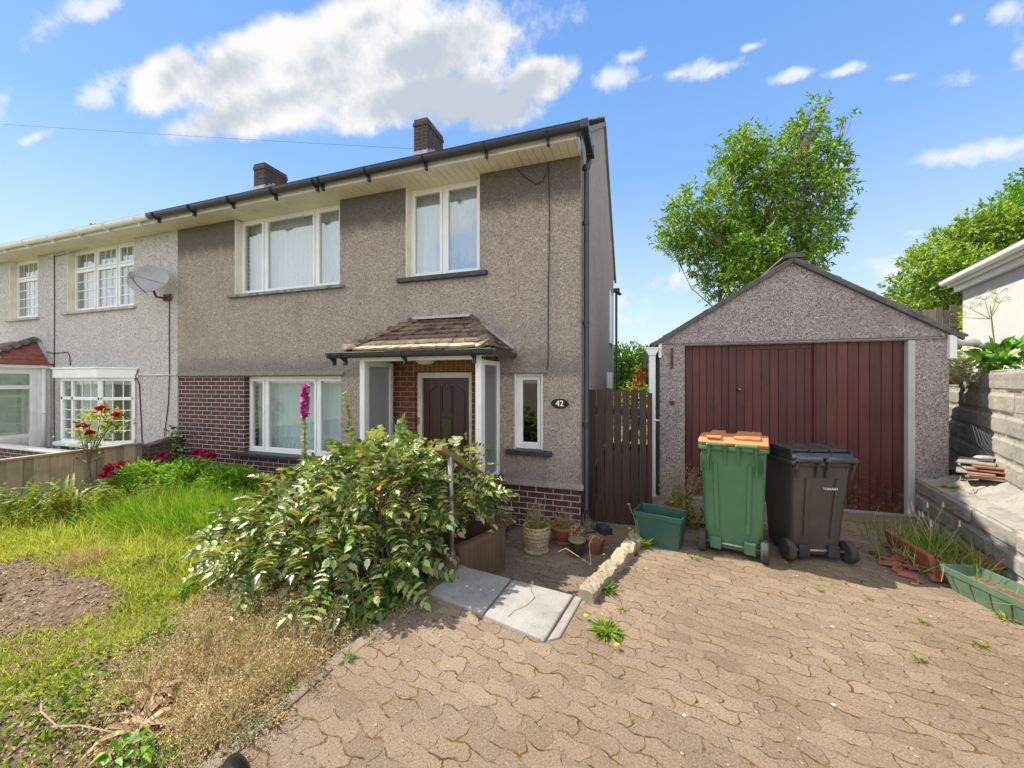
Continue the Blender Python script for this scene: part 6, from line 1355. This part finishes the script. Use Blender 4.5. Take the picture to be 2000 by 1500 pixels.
# litter, clods and small stones
n = 15000; x = rng.uniform(-7.5, -1.75, n); y = rng.uniform(.6, 3.2, n); keep = ((x > np.interp(y, by, bx)-.1) | (soilpatch(x, y) > -.05)) & (x < np.array([edge_x(v)-.02 for v in y])); x, y = x[keep], y[keep]; n = len(x)
P = np.stack([x, y, hg(x, y)+.006], 1)
tag(trimesh('leaf_litter', [bake(LEAF, frames(rng.normal(size=(n, 3))*np.array([1, 1, .35]), rng.normal(size=(n, 3))*.5+np.array([0, 0, 1]), rng.uniform(.012, .045, n), rng.uniform(.006, .018, n)), P)], M['litter']), 'dead leaf litter on the bare earth', kind='stuff')['category'] = 'leaf litter'
OCT = (np.array([(1,0,0),(0,1,0),(-1,0,0),(0,-1,0),(0,0,.7),(.6,.6,.3),(-.6,.6,.35),(-.6,-.6,.3),(.6,-.6,.4)]), np.array([(0,5,4),(5,1,4),(1,6,4),(6,2,4),(2,7,4),(7,3,4),(3,8,4),(8,0,4)]))
n = 9000; x = rng.uniform(-7.5, -1.75, n); y = rng.uniform(.6, 3.0, n); keep = ((x > np.interp(y, by, bx)-.05) | (soilpatch(x, y) > -.02)) & (x < np.array([edge_x(v)-.04 for v in y])); x, y = x[keep], y[keep]; n = len(x); s = rng.uniform(.004, .022, n)*rng.uniform(.4, 1, n)
tag(trimesh('soil_clods', [bake(OCT, frames(rng.normal(size=(n, 3))*np.array([1, 1, .1]), np.tile([0, 0, 1.], (n, 1)), s*1.4, s), np.stack([x, y, hg(x, y)-.002], 1))], M['soil']), 'crumbly clods of dry soil', kind='stuff')['category'] = 'soil clods'
# debris and moss creeping over the edging
n = 5200; t = rng.uniform(.9, 2.9, n); x = np.array([edge_x(v) for v in t])+rng.normal(size=n)*.055; g = np.sin(t*13)*np.cos(t*7)+np.sin(t*29+x*20)*.5 > -.15; x, t = x[g], t[g]; n = len(x)
tag(trimesh('edge_debris', [bake(LEAF, frames(rng.normal(size=(n, 3))*np.array([1, 1, .5]), rng.normal(size=(n, 3))*.5+np.array([0, 0, 1]), rng.uniform(.006, .022, n), rng.uniform(.004, .010, n)), np.stack([x, t, np.full(n, .010)+rng.uniform(0, .012, n)], 1))], M['litter']), 'moss, soil and leaf crumbs spilling over the concrete edging', kind='stuff')['category'] = 'debris'
# tall wild grass and seed heads along the back of the lawn
n = 9000; x = rng.uniform(-8.0, -3.6, n); y = rng.uniform(2.2, 4.2, n); g = (fbm(x*2.3+1, y*2.9) > -.05) & (x < np.interp(y, by, bx)-.1); x, y = x[g], y[g]; n = len(x)
tag(trimesh('wild_grass', [bake(BLADE, frames(rng.normal(size=(n, 3))*.35+np.array([0, 0, 1.]), rdir(n), rng.uniform(.08, .26, n), .0065), np.stack([x, y, hg(x, y)], 1))], M['lawn']), 'tall wild yellow-green grass toward the fence and house', kind='stuff')['category'] = 'grass'
# long grass clump
T = thing('long_grass_clump', (-5.2, 3.05, -.12), 'mound of long bright green grass in the middle of the garden', 'grass clump')
n = 5200; cx = rng.choice([-5.6, -5.1, -4.7, -5.9, -5.3], n); cy = rng.choice([3.2, 2.95, 3.35, 3.5], n); x = cx+rng.normal(size=n)*.20; y = cy+rng.normal(size=n)*.14; P = np.stack([x, y, hg(x, y)], 1); D = np.stack([(x-cx)*2.6, (y-cy)*2.6-.25, np.ones(n)], 1)+rng.normal(size=(n, 3))*.28
trimesh('blades', [bake(BLADE, frames(D, rdir(n)*.4+np.stack([cx-x, cy-y, np.zeros(n)+.1], 1), rng.uniform(.18, .42, n), .008), P)], M['longgrass'], T)
# dry stalks and the yellow bulb leaves in the foreground bed
b = MB()
for p in [((-2.70, 1.38, 0), (-2.25, 1.18, .22)), ((-2.75, 1.55, .0), (-2.55, 1.38, .20)), ((-2.5, 1.1, .02), (-2.05, 1.12, .10)), ((-2.6, 1.0, .03), (-2.2, 1.05, .12)), ((-2.9, 1.1, .0), (-2.45, .98, .10)), ((-2.45, 1.35, 0), (-2.30, 1.2, .30)), ((-4.6, 2.05, .0), (-3.5, 2.3, .02)), ((-4.9, 2.15, -.02), (-3.9, 2.1, .0))]:
    a, c = Vector(p[0]), Vector(p[1]); a.z += hgarden(a.x, a.y); c.z += hgarden(c.x, c.y); b.tube([a, (a+c)/2+Vector((rng.normal()*.03, rng.normal()*.03, .03)), c], [.005, .004, .0025], 5)
T = thing('dry_stalks', (-2.6, 1.2, 0), 'long pale dry stalks lying across the foreground bed', 'stalks'); b.build('stalk', M['deadstem'], T, split=True)
def bulb(loc, lab, n, L, m='dead'):
    x, y, z = loc; T = thing('withered_plant', loc, lab, 'plant'); b = MB()
    for i in range(n):
        a = rng.uniform(0, 2*PI); l = L*rng.uniform(.6, 1.2); w = .016; p0 = Vector((x, y, z)); d = Vector((math.cos(a), math.sin(a), 0)); s = Vector((-math.sin(a), math.cos(a), 0)); vs = []
        for k in range(7): t = k/6; p = p0+d*l*t*.9+Vector((0, 0, l*(.9*t-1.0*t*t)))+Vector(rng.normal(size=3)*.005); ww = w*math.sin(PI*(.15+.8*t)); vs += [p-s*ww, p+Vector((0, 0, -.008)), p+s*ww]
        b.add(vs, [(3*k, 3*k+1, 3*k+4, 3*k+3) for k in range(6)]+[(3*k+1, 3*k+2, 3*k+5, 3*k+4) for k in range(6)])
    b.build('leaves', M[m], T); return T
bulb((-2.20, 1.13, -.02), 'withered yellow bulb leaves in the foreground bed', 16, .20)
bulb((-2.38, 1.28, -.02), 'withered straw-coloured leaves behind the yellow bulb leaves', 12, .18)
bulb((-1.95, 1.12, -.02), 'small green fern-like plant at the bottom edge of the bed', 14, .12, 'weed')
bulb((-3.45, 2.08, -.06), 'low tuft of green blades at the lawn edge near the bush', 12, .13, 'longgrass')
bushthing('low_plant', 'low leafy green plant at the bottom left of the bed', 'plant', [(-2.55, 1.15, .0, .14, .10, .05)], 'weed', 90, .05, .026)
bushthing('low_plant', 'leafy green plant with toothed leaves, bottom centre-left', 'plant', [(-2.05, 1.02, .02, .10, .07, .06)], 'hedge', 70, .06, .035)
bushthing('ground_ivy', 'low broad green leaves under the front of the big bush', 'plant', [(-1.95, 2.10, -.02, .28, .14, .06), (-1.75, 2.40, .0, .16, .20, .07), (-1.65, 2.75, .0, .12, .18, .07)], 'hedge', 300, .06, .04, T_=BROAD)
# stones in the bed
for (x, y, s, lab) in [(-1.93, 1.98, .055, 'brown rounded stone under the front of the bush'), (-1.80, 2.02, .04, 'pale grey stone beside the brown one under the bush'), (-2.72, 1.72, .04, 'whitish stone at the edge of the lawn')]:
    b = MB(); b.lathe([(0, 0), (s*.8, .005), (s, s*.35), (s*.7, s*.7), (0, s*.85)], (x, y, hgarden(x, y)), 14, sx=1.3, sy=.9); tag(b.build('stone', M['kerb'] if 'brown' in lab else M['slab'], None, smooth=True), lab, 'stone')

# ------------------------------------------------------------------ weeds in the paving
def rosette(name, loc, n, L, W, m, lab, cat='weed', flower=None, up=.45, group=None):
    x, y, z = loc; T = thing(name, loc, lab, cat, group); a = rng.uniform(0, 2*PI, n); D = np.stack([np.cos(a), np.sin(a), rng.uniform(.1, up+.3, n)], 1); P = np.array(loc)+np.stack([np.cos(a), np.sin(a), np.zeros(n)], 1)*rng.uniform(0, L*.5, (n, 1))
    trimesh('leaves', [bake(LEAF, frames(D, rdir(n)*.3+np.array([0, 0, 1]), rng.uniform(.5, 1.1, n)*L, rng.uniform(.6, 1, n)*W), P)], M[m], T)
    if flower:
        for (fx, fy, fz, r) in flower:
            k = 40; aa = np.linspace(0, 2*PI*3, k); rr = np.repeat([1, .75, .45], [16, 14, 10]); Dd = np.stack([np.cos(aa), np.sin(aa), .2+.9*(1-rr)], 1)
            trimesh('flower', [bake(LEAF, frames(Dd, np.tile([0, 0, 1.], (k, 1)), r*rr, r*.30), np.tile([fx, fy, fz], (k, 1)))], M['yellow'], T)
        b = MB()
        for (fx, fy, fz, r) in flower: b.tube([(x, y, z), ((x+fx)/2, (y+fy)/2, fz*.7), (fx, fy, fz)], .003, 5)
        b.build('stalk', M['stemgreen'], T)
    return T
rosette('dandelion', (-.20, 2.52, .002), 90, .10, .020, 'weed', 'large flat grey-green dandelion rosette with two yellow flowers on the paving', 'dandelion', [(-.13, 2.37, .03, .022), (-.345, 2.60, .03, .020)])
rosette('kerb_weed', (-.245, 3.02, .002), 46, .10, .020, 'longgrass', 'upright green weed growing against the kerb stone', up=1.4)
rosette('tall_weed', (.00, 3.95, .002), 60, .16, .012, 'weed', 'thin yellow-flowered weed in front of the green planter box', 'weed', [(-.03, 4.0, .22, .022), (-.11, 4.05, .36, .022), (-.10, 4.02, .13, .020)], up=2.0)
W_ = [(1.52, 2.82, .04, 'small green weed midway across the drive'), (.47, 3.80, .05, 'green weed between the planter box and the green bin'), (.68, 3.98, .04, 'small weed at the foot of the green bin'), (1.22, 3.92, .045, 'weed between the wheels of the two bins'),
      (-.02, 3.72, .045, 'weed tuft close to the kerb'), (2.33, 3.50, .06, 'grass tuft below the long green trough'), (2.05, 4.40, .07, 'weeds in the shade by the broken tiles'), (1.30, 3.52, .035, 'little weed before the grey bin'), (-1.80, 2.0, .05, 'little weed in the corner of the edging'),
      (-1.72, 1.52, .05, 'yellowish grass tuft on the garden edging'), (-1.60, 1.80, .05, 'dandelion plant casting a shadow by the edging'), (1.60, 3.50, .03, 'tiny weed in front of the grey bin wheel'), (1.78, 3.27, .04, 'low grass at the right middle of the drive'), (1.60, 2.30, .03, 'tiny weed toward the lower right'), (-.12, 2.78, .04, 'bright weed above the dandelion'),
      (3.06, 5.22, .08, 'green sprig at the foot of the garage pillar on the ledge'), (1.95, 3.10, .045, 'yellow-green tuft near the long trough'), (.05, 3.45, .03, 'reddish weed just right of the kerb'), (-1.62, 1.35, .05, 'straw tuft where edging meets paving')]
for (x, y, s, lab) in W_:
    z = .49 if x > 3 else .002
    rosette('paving_weed', (x, y, z), 26, s, s*.22, 'dead' if ('straw' in lab or 'reddish' in lab) else 'weed', lab, up=.9, group='small weeds in the drive joints')
# path weeds and drive debris
n = 1500; x = np.concatenate([rng.uniform(-1.3, 0, 500), rng.uniform(-1.5, 2.3, 1000)]); y = np.concatenate([rng.uniform(3.2, 4.6, 500), rng.uniform(1.0, 3.9, 1000)]); on = np.concatenate([np.zeros(500), np.ones(1000)]); z = np.where(on > 0, .003, -.297)
ok = (on > 0) | (x < -.42+.24*(y-2.85)); ok &= ~((on > 0) & (y > 2.3) & (x < -.40)); ok &= ~((on > 0) & (x < -.35) & (y > 2.85)); x, y, z = x[ok], y[ok], z[ok]; g = np.sin(x*9+y*5)*np.cos(y*8-x*3) > .25; x, y, z = x[g], y[g], z[g]; k = len(x)
tag(trimesh('paving_debris', [bake(LEAF, frames(rng.normal(size=(k, 3))*np.array([1, 1, .3]), rng.normal(size=(k, 3))*.3+np.array([0, 0, 1]), rng.uniform(.006, .02, k), rng.uniform(.004, .01, k)), np.stack([x, y, z+.002], 1))], M['litter']), 'scattered leaf bits and moss crumbs on the paving', kind='stuff')['category'] = 'debris'
k = 260; x = rng.uniform(-1.5, 2.2, k); y = rng.uniform(.9, 3.8, k); ok = ~((y > 2.25) & (x < -.35)) & (x > -1.5+0*y); x, y = x[ok], y[ok]; k = len(x); s = rng.uniform(.003, .009, k)
tag(trimesh('gravel_bits', [bake(OCT, frames(rng.normal(size=(k, 3))*np.array([1, 1, .1]), np.tile([0, 0, 1.], (k, 1)), s*1.3, s), np.stack([x, y, np.full(k, .001)], 1))], M['kerb']), 'tiny loose stones on the drive', kind='stuff')['category'] = 'gravel'
b = MB(); b.tube([(-.40, 3.35, .02), (-.50, 3.30, .10), (-.62, 3.36, .13), (-.70, 3.42, .06)], .004, 5); b.tube([(-.40, 3.35, .02), (-.42, 3.38, .18), (-.38, 3.36, .27)], .004, 5); tag(b.build('dry_twig', M['deadstem']), 'curled dry stem leaning over the path from the kerb', 'stem')
